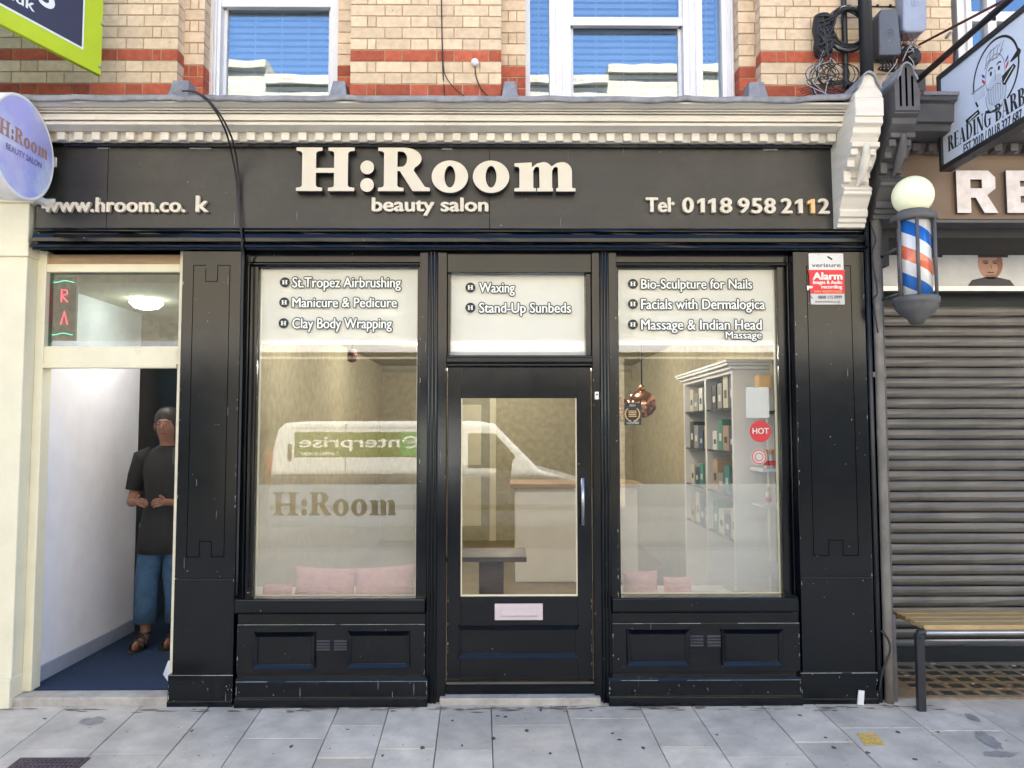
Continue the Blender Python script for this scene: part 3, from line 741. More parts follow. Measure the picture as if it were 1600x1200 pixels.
z_t, z_b = uz(117,-.33,1350), uz(355,-.06,1330)
console('corbel', SB, (ux(1334,-.33,140), ux(1308,-.05,350)), (ux(1377,-.33,140), ux(1352,-.05,350)), z_t, z_b, M['cornice_paint'], M['cornice_paint'], False, M['lead'], -.33, -.05)

# sash windows of the first floor
def sash(px0, px1, panes, rail, label=None):
    """panes: list of (px0, px1) of glass; rail: (py0,py1) of meeting rail or None per pane"""
    xa, xb = ux(px0,YW,60), ux(px1,YW,60); z0, z1 = zb-.12, 6.0; wp = M['white_paint']
    mb = MB()
    edges = [xa] + [q for p_ in panes for q in (ux(p_[0],YW+.03,60), ux(p_[1],YW+.03,60))] + [xb]
    for i in range(0, len(edges), 2):
        a, b = edges[i], edges[i+1]
        mb.box(a, b, YW, YW+.14, z0, z1, wp)
        if b-a > .07:
            mb.box(a+(b-a)*.30, a+(b-a)*.42, YW-.014, YW, z0, z1, wp); mb.box(a+(b-a)*.60, a+(b-a)*.74, YW-.022, YW, z0, z1, wp)
    wn = mb.build('sash_window', SB, bevel=.004)
    for (pa, pb), rl in zip(panes, rail):
        A, B = ux(pa,YW+.03,60), ux(pb,YW+.03,60)
        sb = MB(); gb = MB()
        if rl:
            zr1, zr0 = uz(rl[0],YW+.04), uz(rl[1],YW+.04)
            sb.box(A-.005, B+.005, YW+.015, YW+.06, zr0, zr1, wp)
            for (u,v_) in ((A,A+.022),(B-.022,B)): sb.box(u, v_, YW+.06, YW+.10, z0, zr0+.02, wp); sb.box(u, v_, YW+.025, YW+.058, zr0, z1, wp)
            gb.box(A+.02, B-.02, YW+.04, YW+.045, zr1-.01, z1, M['glass_upper']); gb.box(A+.02, B-.02, YW+.08, YW+.085, z0, zr0+.01, M['glass_upper'])
            sb.build('sash', wn, bevel=.003)
        else:
            gb.box(A-.004, B+.004, YW+.05, YW+.055, z0, z1, M['glass_upper'])
        gb.build('glass', wn)
        bb = MB(); z = z0
        while z < 5.2:
            bb.add([(A,YW+.16,z+.016),(B,YW+.16,z+.016),(B,YW+.181,z),(A,YW+.181,z)], [(0,1,2,3)], M['blind']); z += .046
        for q in (.25,.5,.75) if B-A > .3 else (.5,): bb.tube([(A+(B-A)*q,YW+.155,z0),(A+(B-A)*q,YW+.155,5.2)], .0015, M['blind'], 5)
        o = bb.build('venetian_blind', wn); o.modifiers.new('thick','SOLIDIFY').thickness = .0012
sash(327, 530, [(347,517)], [(3,15)])
sash(820, 1150, [(828,858),(891,1066),(1096,1126)], [None,(29,42),None])

# shell and rooms
IX0, IX1, IYB, IC = -1.75, 1.8, 6.3, 2.5
sh = MB()
sh.box(XL-8, XWALL, YB+.1, 7.0, 9.4, 9.6, M['dark_room']); sh.box(XL-8, XWALL, 6.9, 7.0, -.1, 9.4, M['dark_room'])
sh.box(XL-8, XWALL, .20, 6.9, 2.62, 2.72, M['dark_room']); sh.box(XWALL-.1, XWALL, .34, 6.9, 2.72, 9.4, M['dark_room'])
sh.box(XL-8, XWALL, 2.2, 2.25, 2.72, 9.4, M['dark_room'])
sh.box(XL-8, XWALL, .20, YB+.12, 2.72, zb-.1, M['dark_room']); sh.box(XPL0, XPR1, .16, .2, zH-.02, 2.63, M['dark_room'])
sh.build('inner_shell', SB)
rm = MB()
rm.box(IX0-.05, IX0, .2, IYB, 0, IC, M['interior_wall']); rm.box(IX1, IX1+.05, .2, IYB, 0, IC, M['interior_wall']); rm.box(IX0, IX1, IYB, IYB+.05, 0, IC, M['interior_wall'])
rm.box(IX0, IX1, .26, IYB, IC, IC+.05, M['interior_ceiling']); rm.box(IX0, IX1, .2, IYB, -.02, .05, M['interior_floor'])
rm.sweep_x([(IYB,IC),(IYB-.07,IC),(IYB-.05,IC-.05),(IYB,IC-.09)], IX0, IX1, M['interior_ceiling'])
rm.build('salon_room', SB)
mb = MB()   # inner door with casing in the far wall
xa, xb = -.98, -.22
mb.box(xa-.09, xa, IYB-.03, IYB, .05, 2.1, M['cream_paint']); mb.box(xb, xb+.09, IYB-.03, IYB, .05, 2.1, M['cream_paint']); mb.box(xa-.09, xb+.09, IYB-.032, IYB, 2.1, 2.2, M['cream_paint'])
mb.box(xa, xb, IYB-.02, IYB, .05, 2.1, M['interior_ceiling'])
for z0_, z1_ in ((.25,.95),(1.1,1.95)): mb.box(xa+.12, xb-.12, IYB-.028, IYB-.02, z0_, z1_, M['cream_paint'])
mb.build('inner_door', SB, bevel=.004)
M['lamp_lens'] = mat('lamp_lens', (1,.92,.75), .4, emit=6)
for i,(x_,y_) in enumerate(((-.9,1.3),(.75,1.4),(-.9,3.4),(.75,3.4),(0,5.2))):
    mb = MB(); mb.lathe((x_,y_,IC-.012), [(.055,.012),(.055,0),(.045,-.002)], M['white_paint'], 20); mb.lathe((x_,y_,IC-.0155), [(.042,0),(.042,.002)], M['lamp_lens'], 20)
    mb.build('ceiling_downlight', label='small round recessed spotlight in the salon ceiling behind the glass', cat='light', group='spotlights in the salon ceiling')
    pl_ = bpy.data.lights.new('downlight_bulb','POINT'); pl_.energy = 3.7; pl_.color = (1,.93,.80); pl_.shadow_soft_size = .05
    po = bpy.data.objects.new('downlight_bulb', pl_); COL.objects.link(po); po.location = (x_,y_,IC-.06)

# ================================================================= ENTRANCE NEXT DOOR (left)
def P3(px, py, O, N):
    d = ROT @ Vector(((px-800)/1200, (600-py)/1200, -1)); O = Vector(O); N = Vector(N)
    return CAM + d*((O-CAM).dot(N)/d.dot(N))
def ribbon(mb, pts, wd, F, m, w0=.0005, closed=False):
    n = len(pts); L_ = []; R_ = []
    for i,(x,y) in enumerate(pts):
        a = pts[i-1] if (i > 0 or closed) else pts[i]; b = pts[(i+1)%n] if (i < n-1 or closed) else pts[i]
        tx, ty = b[0]-a[0], b[1]-a[1]; l = math.hypot(tx,ty) or 1; nx, ny = -ty/l*wd/2, tx/l*wd/2
        L_.append(F(x+nx,y+ny,w0)); R_.append(F(x-nx,y-ny,w0))
    k = n if closed else n-1
    mb.add(L_+R_, [(n+i, n+(i+1)%n, (i+1)%n, i) for i in range(k)], m)
NB = empty('neighbour_building', (-3.2,.2,0), 'cream framed entrance with blue carpet and fanlight left of the black salon front', 'building')
ox0, ox1 = ux(22,0,1085), XPL0
cp = M['cream_paint']
nb = MB(); nb.box(ox0-.42, ox0, -.03, .25, -.05, uz(312,-.03,20), cp); nb.box(ox0-.44, ox0+.004, -.05, .25, -.06, .16, cp)
nb.box(ox0-.44, ox0+.012, -.045, .25, 2.62, 2.70, cp); nb.build('pilaster', NB, bevel=.006)
nb = MB(); nb.box(ox0-6, ox0-.42, -.0, .25, -.05, 3.45, cp); nb.box(ox0-6, ox0-.1, .2, 7, -.1, 2.6, M['dark_room']); nb.build('shop_wall', NB)
zt_, zb2 = uz(118,-.33,0), uz(316,-.05,20)
console('corbel', NB, (ox0-.36, ox0-.18), (ox0-.10, ox0+.04), zt_, zb2, cp, cp, False, M['lead'], -.31, -.05)
nb = MB()   # fixed frame with fanlight
FY = .07; bz0, bz1 = uz(572,FY,180), uz(541,FY,180); hz0, hz1 = uz(425,FY,180), uz(392,FY,180)
nb.box(ox1-.055, ox1+.01, FY, FY+.09, .05, hz1, cp); nb.box(ox0-.0, ox0+.055, FY, FY+.09, .05, hz1, cp)
nb.box(ox0+.055, ox1-.055, FY+.002, FY+.09, bz0, bz1, cp); nb.box(ox0+.055, ox1-.055, FY-.012, FY+.05, bz0-.012, bz0+.012, cp)
nb.box(ox0+.055, ox1-.055, FY+.002, FY+.09, hz0, hz0+.05, cp)
fan = nb.build('door_frame', NB, bevel=.004)
M['tan_wood'] = mat('tan_wood', (.40,.27,.15), .6, var=.2, vs=5, sc=(1,1,8))
nb = MB(); nb.box(ox0, ox1, FY+.02, .2, hz0+.05, 2.66, M['tan_wood']); nb.build('header_board', NB)
M['glass_dark'] = glass('glass_dark', .05, (.45,.5,.5))
nb = MB(); nb.box(ox0+.05, ox1-.05, FY+.04, FY+.046, bz1-.004, hz0+.004, M['glass_dark']); nb.build('fanlight_glass', fan)
nb = MB(); nb.box(ox1-.075, ox1-.05, FY+.01, FY+.05, uz(726,FY,275), uz(700,FY,275), M['ink_black']); nb.build('door_lock', fan, bevel=.003)
M['partition'] = mat('partition', (.022,.032,.042), .35, var=.2, vs=3)
nb = MB(); LY = 3.2
nb.box(ox0-.06, ox0, .16, 1.42, .03, 2.5, M['white_wall']); nb.box(ox0-1, ox0-.06, 1.36, 1.42, .03, 2.5, M['white_wall']); nb.box(ox0-1, -1.80, 1.95, 2.0, 0, 2.5, M['partition']); nb.box(-1.90, -1.80, .2, LY, 0, 2.5, M['white_wall'])
nb.box(ox0-1, -1.8, .16, LY, 2.5, 2.55, M['interior_ceiling'])
nb.build('lobby_wall', NB)
nb = MB(); nb.box(ox0, ox0+.015, .2, 1.42, .055, .15, M['box_pale']); nb.build('skirting', NB, bevel=.003)
nb = MB(); nb.box(-2.75,-2.70,1.92,1.95,.05,2.1,M['ink_black']); nb.box(-2.70,-2.0,1.92,1.95,2.05,2.1,M['ink_black']); nb.box(-2.0,-1.95,1.92,1.95,.05,2.1,M['ink_black']); nb.box(-2.62,-2.08,1.935,1.95,1.1,1.9,M['glass_opp']); nb.build('inner_door', NB, bevel=.004)
nb = MB(); nb.box(ox0+.0, ox1+.0, -.02, .16, -.05, .046, M['concrete']); nb.build('door_step', NB, bevel=.008)
mb = MB(); mb.lathe((-2.5,.75,2.47), [(.10,.03),(.11,.0),(.08,-.03),(.02,-.045)], M['lamp_lens'], 24); mb.build('lobby_fill_lamp', NB)  # ceiling lamp added to brighten the lobby, none is seen there
pl_ = bpy.data.lights.new('lobby_fill_bulb','POINT'); pl_.energy = 3; pl_.color = (.94,.96,1); pl_.shadow_soft_size = .1
po = bpy.data.objects.new('lobby_fill_bulb', pl_); COL.objects.link(po); po.location = (-2.5,.75,2.36); pl_.energy = 1.0
cb = MB(); cb.box(ox0+.0, -1.90, .10, 1.95, .0465, .056, M['carpet']); cb.build('carpet', label='dark blue carpet covering the floor of the open entrance on the left', cat='carpet')
nb = MB()   # door wedged open against the pier
zz = uz(1046,.2,240); nb.add([(ux(254,.35,1076),.35,.06),(ux(268,.12,1083),.12,.06),(ux(268,.12,1040),.12,.2),(ux(262,.3,1060),.3,.16)], [(0,1,2,3)], M['white_wall'])
o = nb.build('draught_flap', NB); o.modifiers.new('thick','SOLIDIFY').thickness = .006
# red LED window sign behind the fanlight
M['led_red'] = mat('led_red', (1,.04,.09), .5, emit=1.6); M['led_green'] = mat('led_green', (.1,.9,.6), .5, emit=.7)
lg = MB(); LX = ux(60,FY+.08,480); LW = ux(118,FY+.08,480)-LX; lz0, lz1 = uz(532,FY+.08,90), uz(432,FY+.08,90)
lg.box(LX, LX+LW, FY+.085, FY+.105, lz0, lz1, M['ink_black'])
Fl = fr((LX, FY+.085, lz0)); H_ = lz1-lz0
for gl, cx_, z_ in (('R',.62,.60),('A',.62,.25)):
    pp = {'N':[(0,0),(0,1),(.6,0),(.6,1)],'A':[(0,0),(.3,1),(.6,0)],'I':[(.1,0),(.1,1)],'L':[(0,1),(0,0),(.5,0)],'B':[(0,0),(0,1),(.5,.85),(.45,.55),(0,.5),(.55,.3),(.5,.05),(0,0)],'R':[(0,0),(0,1),(.5,.9),(.5,.6),(0,.5),(.55,0)]}[gl]
    q = [Fl((cx_+p_[0]*.3)*LW, (z_+p_[1]*.2)*H_, .008) for p_ in pp]; lg.tube(q, .004, M['led_red'], 6)
for z_ in (.1,.92): lg.tube([Fl(LW*(.05+.1*k), H_*z_+.006*math.sin(k*1.2), .008) for k in range(10)], .003, M['led_green'], 6)
lg.build('led_sign', label='small red and green lit sign behind the fanlight of the left entrance', cat='sign')

# ================================================================= BARBER SHOP (right)
BB = empty('barbershop_building', (3.4,.2,0), 'brown and dark grey barber shop front with lowered shutter on the right', 'building')
M['dark_grey'] = mat('dark_grey', (.10,.098,.102), .5, var=.15, bump=.1)
M['pier_grey'] = mat('pier_grey', (.10,.085,.08), .55, var=.15, dirt=(.05,.045,.045))
M['brown_fascia'] = mat('brown_fascia', (.19,.125,.080), .55, var=.1, vs=3)
M['silver_letter'] = mat('silver_letter', (.50,.46,.46), .35, metal=.35, var=.25, vs=9)
M['shutter'] = mat('shutter', (.15,.14,.125), .42, metal=.3, var=.2, vs=3, dirt=(.10,.092,.085), bump=.3, bs=18)
bx0 = ux(1378,-.0,700); RXE = 7.5
bb = MB()
bricks(bb, XWALL+.001, ux(1488,YB,60), YB+.001, .11, zb, 22, {0,3}, 1)
bb.box(XWALL+.001, RXE, YB+.02, YB+.3, TOPB, 9.6, M['cream_brick'])
bricks(bb, ux(1700,YB,60), RXE, YB+.001, .11, zb, 22, {0,3}, 0)
bb.build('brick_wall', BB)
bb = MB(); bb.box(XWALL, RXE, YB+.1, 7, 9.4, 9.6, M['dark_room']); bb.box(RXE-.1, RXE, .3, 7, -.1, 9.4, M['dark_room']); bb.box(XWALL, RXE, 6.9, 7, -.1, 9.4, M['dark_room']); bb.box(XWALL, RXE, 2.2, 2.25, 2.9, 9.4, M['dark_room']); bb.box(XWALL, RXE, .2, 7, 2.8, 2.9, M['dark_room']); bb.build('inner_shell', BB)
bb = MB(); wp = M['white_paint']; xa, xb = ux(1497,YW,60), ux(1700,YW,60)
bb.box(xa, xa+.10, YW, YW+.12, zb-.1, 6, wp); bb.box(xa+.05, xa+.07, YW-.02, YW, zb-.1, 6, wp); bb.box(xb-.1, xb, YW, YW+.12, zb-.1, 6, wp); bb.box(xa+.22, xa+.28, YW+.02, YW+.1, zb-.1, 6, wp); bb.box(xa+.1,xb-.1,YW+.02,YW+.1,4.35,4.42,wp)
o = bb.build('sash_window', BB, bevel=.004)
bb = MB(); bb.box(xa+.1, xb-.1, YW+.06, YW+.065, zb-.1, 6, M['glass_upper']); bb.build('glass', o)
bfx0 = ux(1392,.05,300)
bb = MB(); bb.box(bfx0, RXE, .05, .25, uz(342,.05,1500), uz(243,.05,1500), M['brown_fascia']); bfa = bb.build('fascia', BB)
def blk(px0, px1, parts, name):
    mb = MB(); xa, xb = ux(px0,.03,300), ux(px1,.03,300); z0, z1 = uz(333,.03,(px0+px1)/2), uz(267,.03,(px0+px1)/2); Wd, Hh = xb-xa, z1-z0
    fill(mb, [[(p_[0]*Wd, p_[1]*Hh) for p_ in c] for c in parts], fr((xa,.046,z0)), M['silver_letter'], ext=.02, w0=.002, side=M['dark_grey']); mb.build(name, bfa, bevel=.002)
blk(1494,1558,[[(0,0),(.34,0),(.34,.36),(.46,.36),(.66,0),(1,0),(.74,.42),(.95,.58),(.95,.84),(.78,1),(0,1)],[(.34,.58),(.62,.58),(.62,.79),(.34,.79)]],'sign_letter')
blk(1572,1628,[[(0,0),(1,0),(1,.24),(.38,.24),(.38,.40),(.85,.40),(.85,.62),(.38,.62),(.38,.76),(1,.76),(1,1),(0,1)]],'sign_letter')
bb = MB()
bb.sweep_x([(.05,uz(243,.05,1500)),(.03,uz(240,.03,1500)),(.0,uz(224,.0,1500)),(-.16,uz(205,-.16,1500)),(-.17,uz(194,-.17,1500)),(-.2,uz(190,-.2,1500)),(-.21,uz(162,-.21,1500)),(-.24,uz(156,-.24,1500)),(-.25,uz(146,-.25,1500)),(.2,uz(146,-.25,1500)+.05),(.2,uz(243,.05,1500))], bfx0, RXE, M['dark_grey'])
x = bfx0+.1
while x < 4.6: bb.box(x, x+.05, -.03, .05, uz(238,0,1500), uz(226,0,1500), M['pier_grey']); x += .1
bb.build('cornice', BB, bevel=.003, seg=1)
bb = MB(); bb.sweep_x([(-.26,uz(146,-.26,1500)-.008),(-.262,uz(143,-.26,1500)),(.2,uz(143,-.26,1500)+.06),(.2,uz(143,-.26,1500)+.04)], bfx0+.05, RXE, M['lead']); bb.build('lead_flashing', BB)
console('corbel', BB, (ux(1396,-.35,140), ux(1364,-.05,340)), (ux(1433,-.35,140), ux(1403,-.05,340)), uz(103,-.35,1411), uz(342,-.05,1385), M['dark_grey'], M['dark_grey'], True, M['lead'], -.35, -.05)
bpx1 = ux(1399,0,1040)
bb = MB(); bb.box(bx0-.01, bpx1, .0, .9, -.05, 2.9, M['pier_grey']); bb.box(bx0-.014, bpx1+.006, -.012, .3, -.05, .5, M['dark_grey']); bb.box(XPR1-.02, bx0-.01, .02, .2, -.05, 2.9, M['black_paint']); bb.build('pier', BB, bevel=.005)
SY = .78
bb = MB(); bb.box(bpx1, RXE, .06, SY+.2, uz(342,.05,1500)-.02, uz(342,.05,1500)+.0, M['dark_grey']); bb.box(bpx1, RXE, SY+.06, SY+.1, -.05, 2.85, M['ink_black']); bb.box(bpx1, RXE, SY-.03, SY+.06, -.05, .10, M['ink_black']); bb.build('shopfront_back', BB)
bb = MB(); z = .08; ztop = uz(490,SY,1400)
k = 0
while z < ztop:
    bb.sweep_x([(SY,z),(SY-.012,z+.010),(SY-.020,z+.03),(SY-.020,z+.048),(SY-.012,z+.064),(SY,z+.068)], bpx1+.002, RXE-.15, M['shutter'], 26, .0016); z += .072
bb.build('roller_shutter', BB)
bb = MB(); pz0, pz1 = uz(447,SY-.1,1400), uz(388,SY-.1,1400)
M['poster_white'] = mat('poster_white', (.75,.74,.72), .5); M['skin_print'] = mat('skin_print', (.62,.36,.26), .5); M['skin_shade'] = mat('skin_shade', (.40,.20,.13), .5); M['grey_shade'] = mat('grey_shade', (.24,.235,.23), .5); M['grey_print'] = mat('grey_print', (.50,.49,.48), .5); M['dark_print'] = mat('dark_print', (.06,.055,.06), .5)
x = bpx1+.0; k = 0
bb.box(bpx1, RXE, SY-.10, SY-.05, pz0, pz1, M['poster_white']); bb.box(bpx1, RXE, SY-.11, SY-.03, pz0-.035, pz0-.001, M['steel'])
while x < 4.8:
    Fp = fr((x+.17, SY-.1005, pz0)); hp = pz1-pz0; sk = M['grey_print'] if k == 0 else M['skin_print']
    cx = .0 if k else -.05
    fill(bb, [arc(cx,.60*hp,.33*hp,.42*hp,0,350,24)], Fp, sk, w0=.001)
    fill(bb, [arc(cx+.02,.80*hp,.40*hp,.24*hp,-10,190,20)], Fp, M['dark_print'], w0=.002)
    fill(bb, [[(cx-.62*hp,0),(cx-.5*hp,.16*hp),(cx-.14*hp,.24*hp),(cx+.14*hp,.24*hp),(cx+.5*hp,.16*hp),(cx+.62*hp,0)]], Fp, M['dark_print'] if k%2 == 0 else M['poster_white'], w0=.0015)
    shd = M['skin_shade'] if k else M['grey_shade']
    fill(bb, [[(cx+.06*hp,.20*hp)]+arc(cx,.60*hp,.325*hp,.415*hp,-70,40,14)+[(cx+.20*hp,.80*hp),(cx+.16*hp,.62*hp),(cx+.20*hp,.45*hp)]], Fp, shd, w0=.0014)
    fill(bb, [[(cx-.16*hp,.30*hp),(cx+.16*hp,.30*hp),(cx+.10*hp,.19*hp),(cx-.10*hp,.19*hp)]], Fp, shd, w0=.0015)
    for sx_ in (-1,1): fill(bb, [arc(cx+sx_*.13*hp,.625*hp,.09*hp,.04*hp,0,350,12)], Fp, shd, w0=.0018)
    for sx_ in (-1,1): fill(bb, [arc(cx+sx_*.12*hp,.60*hp,.05*hp,.02*hp,0,350,10)], Fp, M['dark_print'], w0=.003); ribbon(bb, [(cx+sx_*.06*hp,.66*hp),(cx+sx_*.20*hp,.67*hp)], .02*hp, Fp, M['dark_print'], .003)
    ribbon(bb, [(cx-.09*hp,.36*hp),(cx+.09*hp,.36*hp)], .025*hp, Fp, M['dark_print'], .003); ribbon(bb, [(cx,.58*hp),(cx+.03*hp,.46*hp)], .014*hp, Fp, M['dark_print'], .003)
    x += .46; k += 1
bb.build('portrait_posters', BB)
# cellar light let into the ground in front of the shutter
M['tan_concrete'] = mat('tan_concrete', (.30,.22,.14), .9, var=.25, vs=14, bump=.5, dirt=(.15,.10,.07))
M['cellar_glass'] = mat('cellar_glass', (.05,.052,.04), .3, var=.3, vs=20)
pl = empty('cellar_light', (3.3,.4,0), 'tan concrete cellar light with square dark glass blocks set in the ground', 'cellar light')
gx0 = bpx1+.01; mb = MB(); mb.box(gx0, 5.2, .04, SY-.035, -.04, .004, M['tan_concrete']); mb.build('frame', pl, bevel=.004)
mb = MB()
for r_ in range(5):
    for c_ in range(16):
        xx = gx0+.20+c_*.125+.03*(r_%2)*0; yy = .08+r_*.125; mb.box(xx, xx+.082, yy, yy+.078, -.0, .0065, M['cellar_glass'])
o = mb.build('glass_blocks', pl, bevel=.004); o['kind'] = 'stuff'
lt = MB()
for _ in range(26):
    xx, yy, a = gx0+random.uniform(.02,1.1), random.uniform(.1,.7), random.random()*3; l = random.uniform(.01,.035)
    lt.box(xx, xx+l, yy, yy+.008, .0085, .011, random.choice([M['leaf_litter'],M['tan_wood'],M['tan_wood']]))
lt.build('litter', kind='stuff', label='scraps of leaf and paper litter lying on the cellar light', cat='litter')

# ================================================================= OPPOSITE SIDE OF THE STREET (seen mirrored in the panes)
M['render_cream'] = mat('render_cream', (.44,.39,.29), .9, var=.25, vs=9, bump=.8, bs=14, dirt=(.34,.30,.22))
M['render_grey'] = mat('render_grey', (.43,.385,.30), .9, var=.25, vs=7, bump=.8, bs=14, dirt=(.32,.29,.23))
M['shop_dark'] = mat('shop_dark', (.03,.035,.04), .3)
def opposite(x0, x1, h, m, label, n):
    e = empty('opposite_building', ((x0+x1)/2,-12.6,0), label, 'building')
    mb = MB(); mb.box(x0, x1, -20, -12.5, -.4, h, m); mb.build('wall', e)
    mb = MB(); mb.box(x0, x1, -12.5, -12.36, h-.22, h-.02, m); mb.build('cornice', e); mb = MB(); mb.box(x0, x1, -12.5, -12.42, 3.35, 3.6, M['white_paint']); mb.build('string_course', e)
    mb = MB(); mb.box(x0+.2, x1-.2, -12.5, -12.44, -.1, 3.2, M['shop_dark']); mb.build('shopfront', e)
    for st in (5.75,):
        for k in range(n):
            xc = x0 + (x1-x0)*(k+.5)/n
            mb = MB(); mb.box(xc-.55, xc+.55, -12.5, -12.46, st-.05, st+1.55, M['white_paint']); wn = mb.build('window', e)
            for zz in (st+.05, st+.78):
                mb = MB(); mb.box(xc-.47, xc+.47, -12.46, -12.455, zz, zz+.68, M['glass_opp']); mb.build('pane', wn)
opposite(-17,-5.75,10.5,M['render_cream'],'tall cream rendered building across the street, left end of the far row',5)
opposite(-5.75,2.5,10.12,M['render_grey'],'pale stone rendered building across the street facing the salon door',4)
opposite(2.5,16,10.4,M['render_cream'],'cream rendered building across the street, right end of the far row',5)


# ================================================================= SIGNS
# round projecting sign on the left
RXs, RYc, Rr = -2.69, -.35, .29
_, RZc = U(38, 231, RYc); RZc = CAM.z + (P3(38,231,(RXs,0,0),(1,0,0)).z - CAM.z)
RYc = P3(38,231,(RXs,0,0),(1,0,0)).y
rs = empty('round_sign', (RXs-.06,RYc,RZc), 'round lilac cloud sign with white rim projecting from the left end of the fascia', 'sign')
m, T, N, L, P = newmat('lilac_clouds'); cf = noise(N, L, 3.2, 5, .6)
cc = mix(N, L, ramp(N, L, cf, .42, .66), (.40,.45,.86), (.78,.86,.95)); c2 = noise(N, L, 2.1, 3)
L.new(mix(N, L, ramp(N, L, c2, .5, .72), cc, (.56,.47,.82)), P.inputs['Base Color']); P.inputs['Roughness'].default_value = .35; M['lilac'] = m
M['rose_gold'] = mat('rose_gold', (.42,.24,.20), .5, var=.15, vs=12); M['violet_ink'] = mat('violet_ink', (.20,.17,.36), .5)
mb = MB(); mb.lathe((RXs,RYc,RZc), [(.27,-.125),(Rr,-.12),(Rr,-.004),(Rr-.006,.0),(Rr-.018,.0),(Rr-.02,-.004)], M['white_paint'], 64, 'x'); mb.build('rim', rs)
mb = MB(); mb.lathe((RXs,RYc,RZc), [(Rr-.019,-.01),(Rr-.019,-.0015)], M['lilac'], 64, 'x', False); mb.build('face', rs)
M['rust'] = mat('rust', (.16,.05,.035), .7)
mb = MB(); mb.lathe((RXs,RYc,RZc), [(.25,-.16),(.278,-.15),(.278,-.1255)], M['rust'], 48, 'x'); mb.build('backing', rs)
Fs = fr((RXs, RYc, RZc), (0,1,0), (0,0,1), (1,0,0))
mb = MB(); c_ = .085; wd_ = .43
sx_ = wd_/(6.44*c_)
for ch, conts in hroom_letters(None, c_): fill(mb, [[(-wd_/2+p_[0]*sx_, .005+p_[1]) for p_ in c] for c in conts], Fs, M['rose_gold'], w0=.0005)
text(mb, 'BEAUTY SALON', fr((RXs,RYc-.155,RZc-.062),(0,1,0),(0,0,1),(1,0,0)), .034, M['violet_ink'], width=.315, bold=.0006, w0=.0005)
mb.build('lettering', rs)
mb = MB()
for dz in (.04,-.215):
    mb = MB(); mb.box(RXs-.09, RXs-.05, RYc+.19, .0, RZc+dz-.018, RZc+dz+.018, M['white_paint']); mb.box(RXs-.10, RXs-.02, -.012, .0, RZc+dz-.03, RZc+dz+.03, M['white_paint']); mb.build('bracket', rs, bevel=.004)
# estate agent's board, upper left
M['lime'] = mat('lime', (.50,.62,.015), .45, var=.05); M['navy'] = mat('navy', (.030,.035,.075), .4, var=.06)
An = Vector((.35,.937,0)).normalized(); Nn = Vector((An.y,-An.x,0))
O0 = Vector((ux(158,-.02,118), -.02, uz(118,-.02,158)))
eb = empty('estate_board', O0, 'lime green and navy agent board jutting out above the round sign, its text cut off', 'sign')
Fb = fr(O0, An, (0,0,1), Nn)
def uvb(px, py): p_ = P3(px,py,O0,Nn)-O0; return p_.dot(An), p_.z
bl, bh = 1.3, 1.0
mb = MB(); mb.prism([(-bl,0),(0,0),(0,bh),(-bl,bh)], -.03, 0, Fb, M['lime']); mb.build('panel', eb, bevel=.003)
ap = O0-An*bl; mb = MB(); q0 = ap+Vector((-.02,.0,0)); q1 = Vector((ap.x-.55,.05,ap.z))
mb.add([tuple(q0),tuple(q1),tuple(q1+Vector((0,0,bh))),tuple(q0+Vector((0,0,bh))),tuple(q0+Vector((.025,.01,0))),tuple(q1+Vector((.03,.0,0))),tuple(q1+Vector((.03,0,bh))),tuple(q0+Vector((.025,.01,bh)))],[(0,1,2,3),(4,7,6,5),(0,4,5,1),(3,2,6,7),(1,5,6,2),(0,3,7,4)],M['lime']); mb.build('panel', eb)
ui, vi = uvb(130, 78)
mb = MB(); fill(mb, [[(-bl+.1,vi),(ui,vi),(ui,bh-.1),(-bl+.1,bh-.1)]], Fb, M['ink_white'], w0=.001); fill(mb, [[(-bl+.112,vi+.012),(ui-.012,vi+.012),(ui-.012,bh-.112),(-bl+.112,bh-.112)]], Fb, M['navy'], w0=.002); mb.build('inner_panel', eb)
mb = MB(); u5, v5 = uvb(83,17); text(mb, '085', Fb, .13, M['ink_white'], right=0, bold=.007) if 0 else None
text(mb, '085', fr(O0+An*(u5-.30)+Vector((0,0,v5)), An, (0,0,1), Nn), .135, M['ink_white'], width=.30, bold=.008, w0=.003)
uk, vk = uvb(53,19); text(mb, '.co.uk', fr(O0+An*(uk-.27)+Vector((0,0,vk)), An, (0,0,1), Nn), .070, M['ink_white'], width=.27, bold=.002, w0=.003)
mb.build('lettering', eb)
mb = MB()
for px,py in ((159,38),(155,104)):
    u_, v_ = uvb(px,py); p_ = Fb(u_,v_,.002); mb.ball(p_, .009, M['steel'])
mb.build('fixing', eb)
# barber's hanging sign
HX = ux(1468,-.05,195)
Fh = fr((HX,0,0), (0,-1,0), (0,0,1), (-1,0,0))
def uvh(px, py): p_ = P3(px,py,(HX,0,0),(1,0,0)); return -p_.y, p_.z
zt_ = uz(120,-.05,1466); zb2 = uz(269,-.05,1474); u0, u1 = .05, 1.16
hs = empty('hanging_sign', (HX,-.6,zb2), 'pale blue hanging sign with black frame and bearded barber emblem', 'sign')
M['sign_blue'] = mat('sign_blue', (.70,.77,.90), .35, var=.05, vs=2)
mb = MB(); t = .03
for q in ((u0,u0+t,zb2,zt_),(u1-t,u1,zb2,zt_),(u0+t,u1-t,zb2,zb2+t),(u0+t,u1-t,zt_-t,zt_)):
    mb.box(HX-.012, HX+.06, -q[0], -q[1], q[2], q[3], M['pipe_black'])
mb.build('frame', hs, bevel=.003)
mb = MB(); mb.box(HX, HX+.045, -u0-t, -u1+t, zb2+t, zt_-t, M['sign_blue']); mb.build('panel', hs)
ib = M['ink_black']; mb = MB()
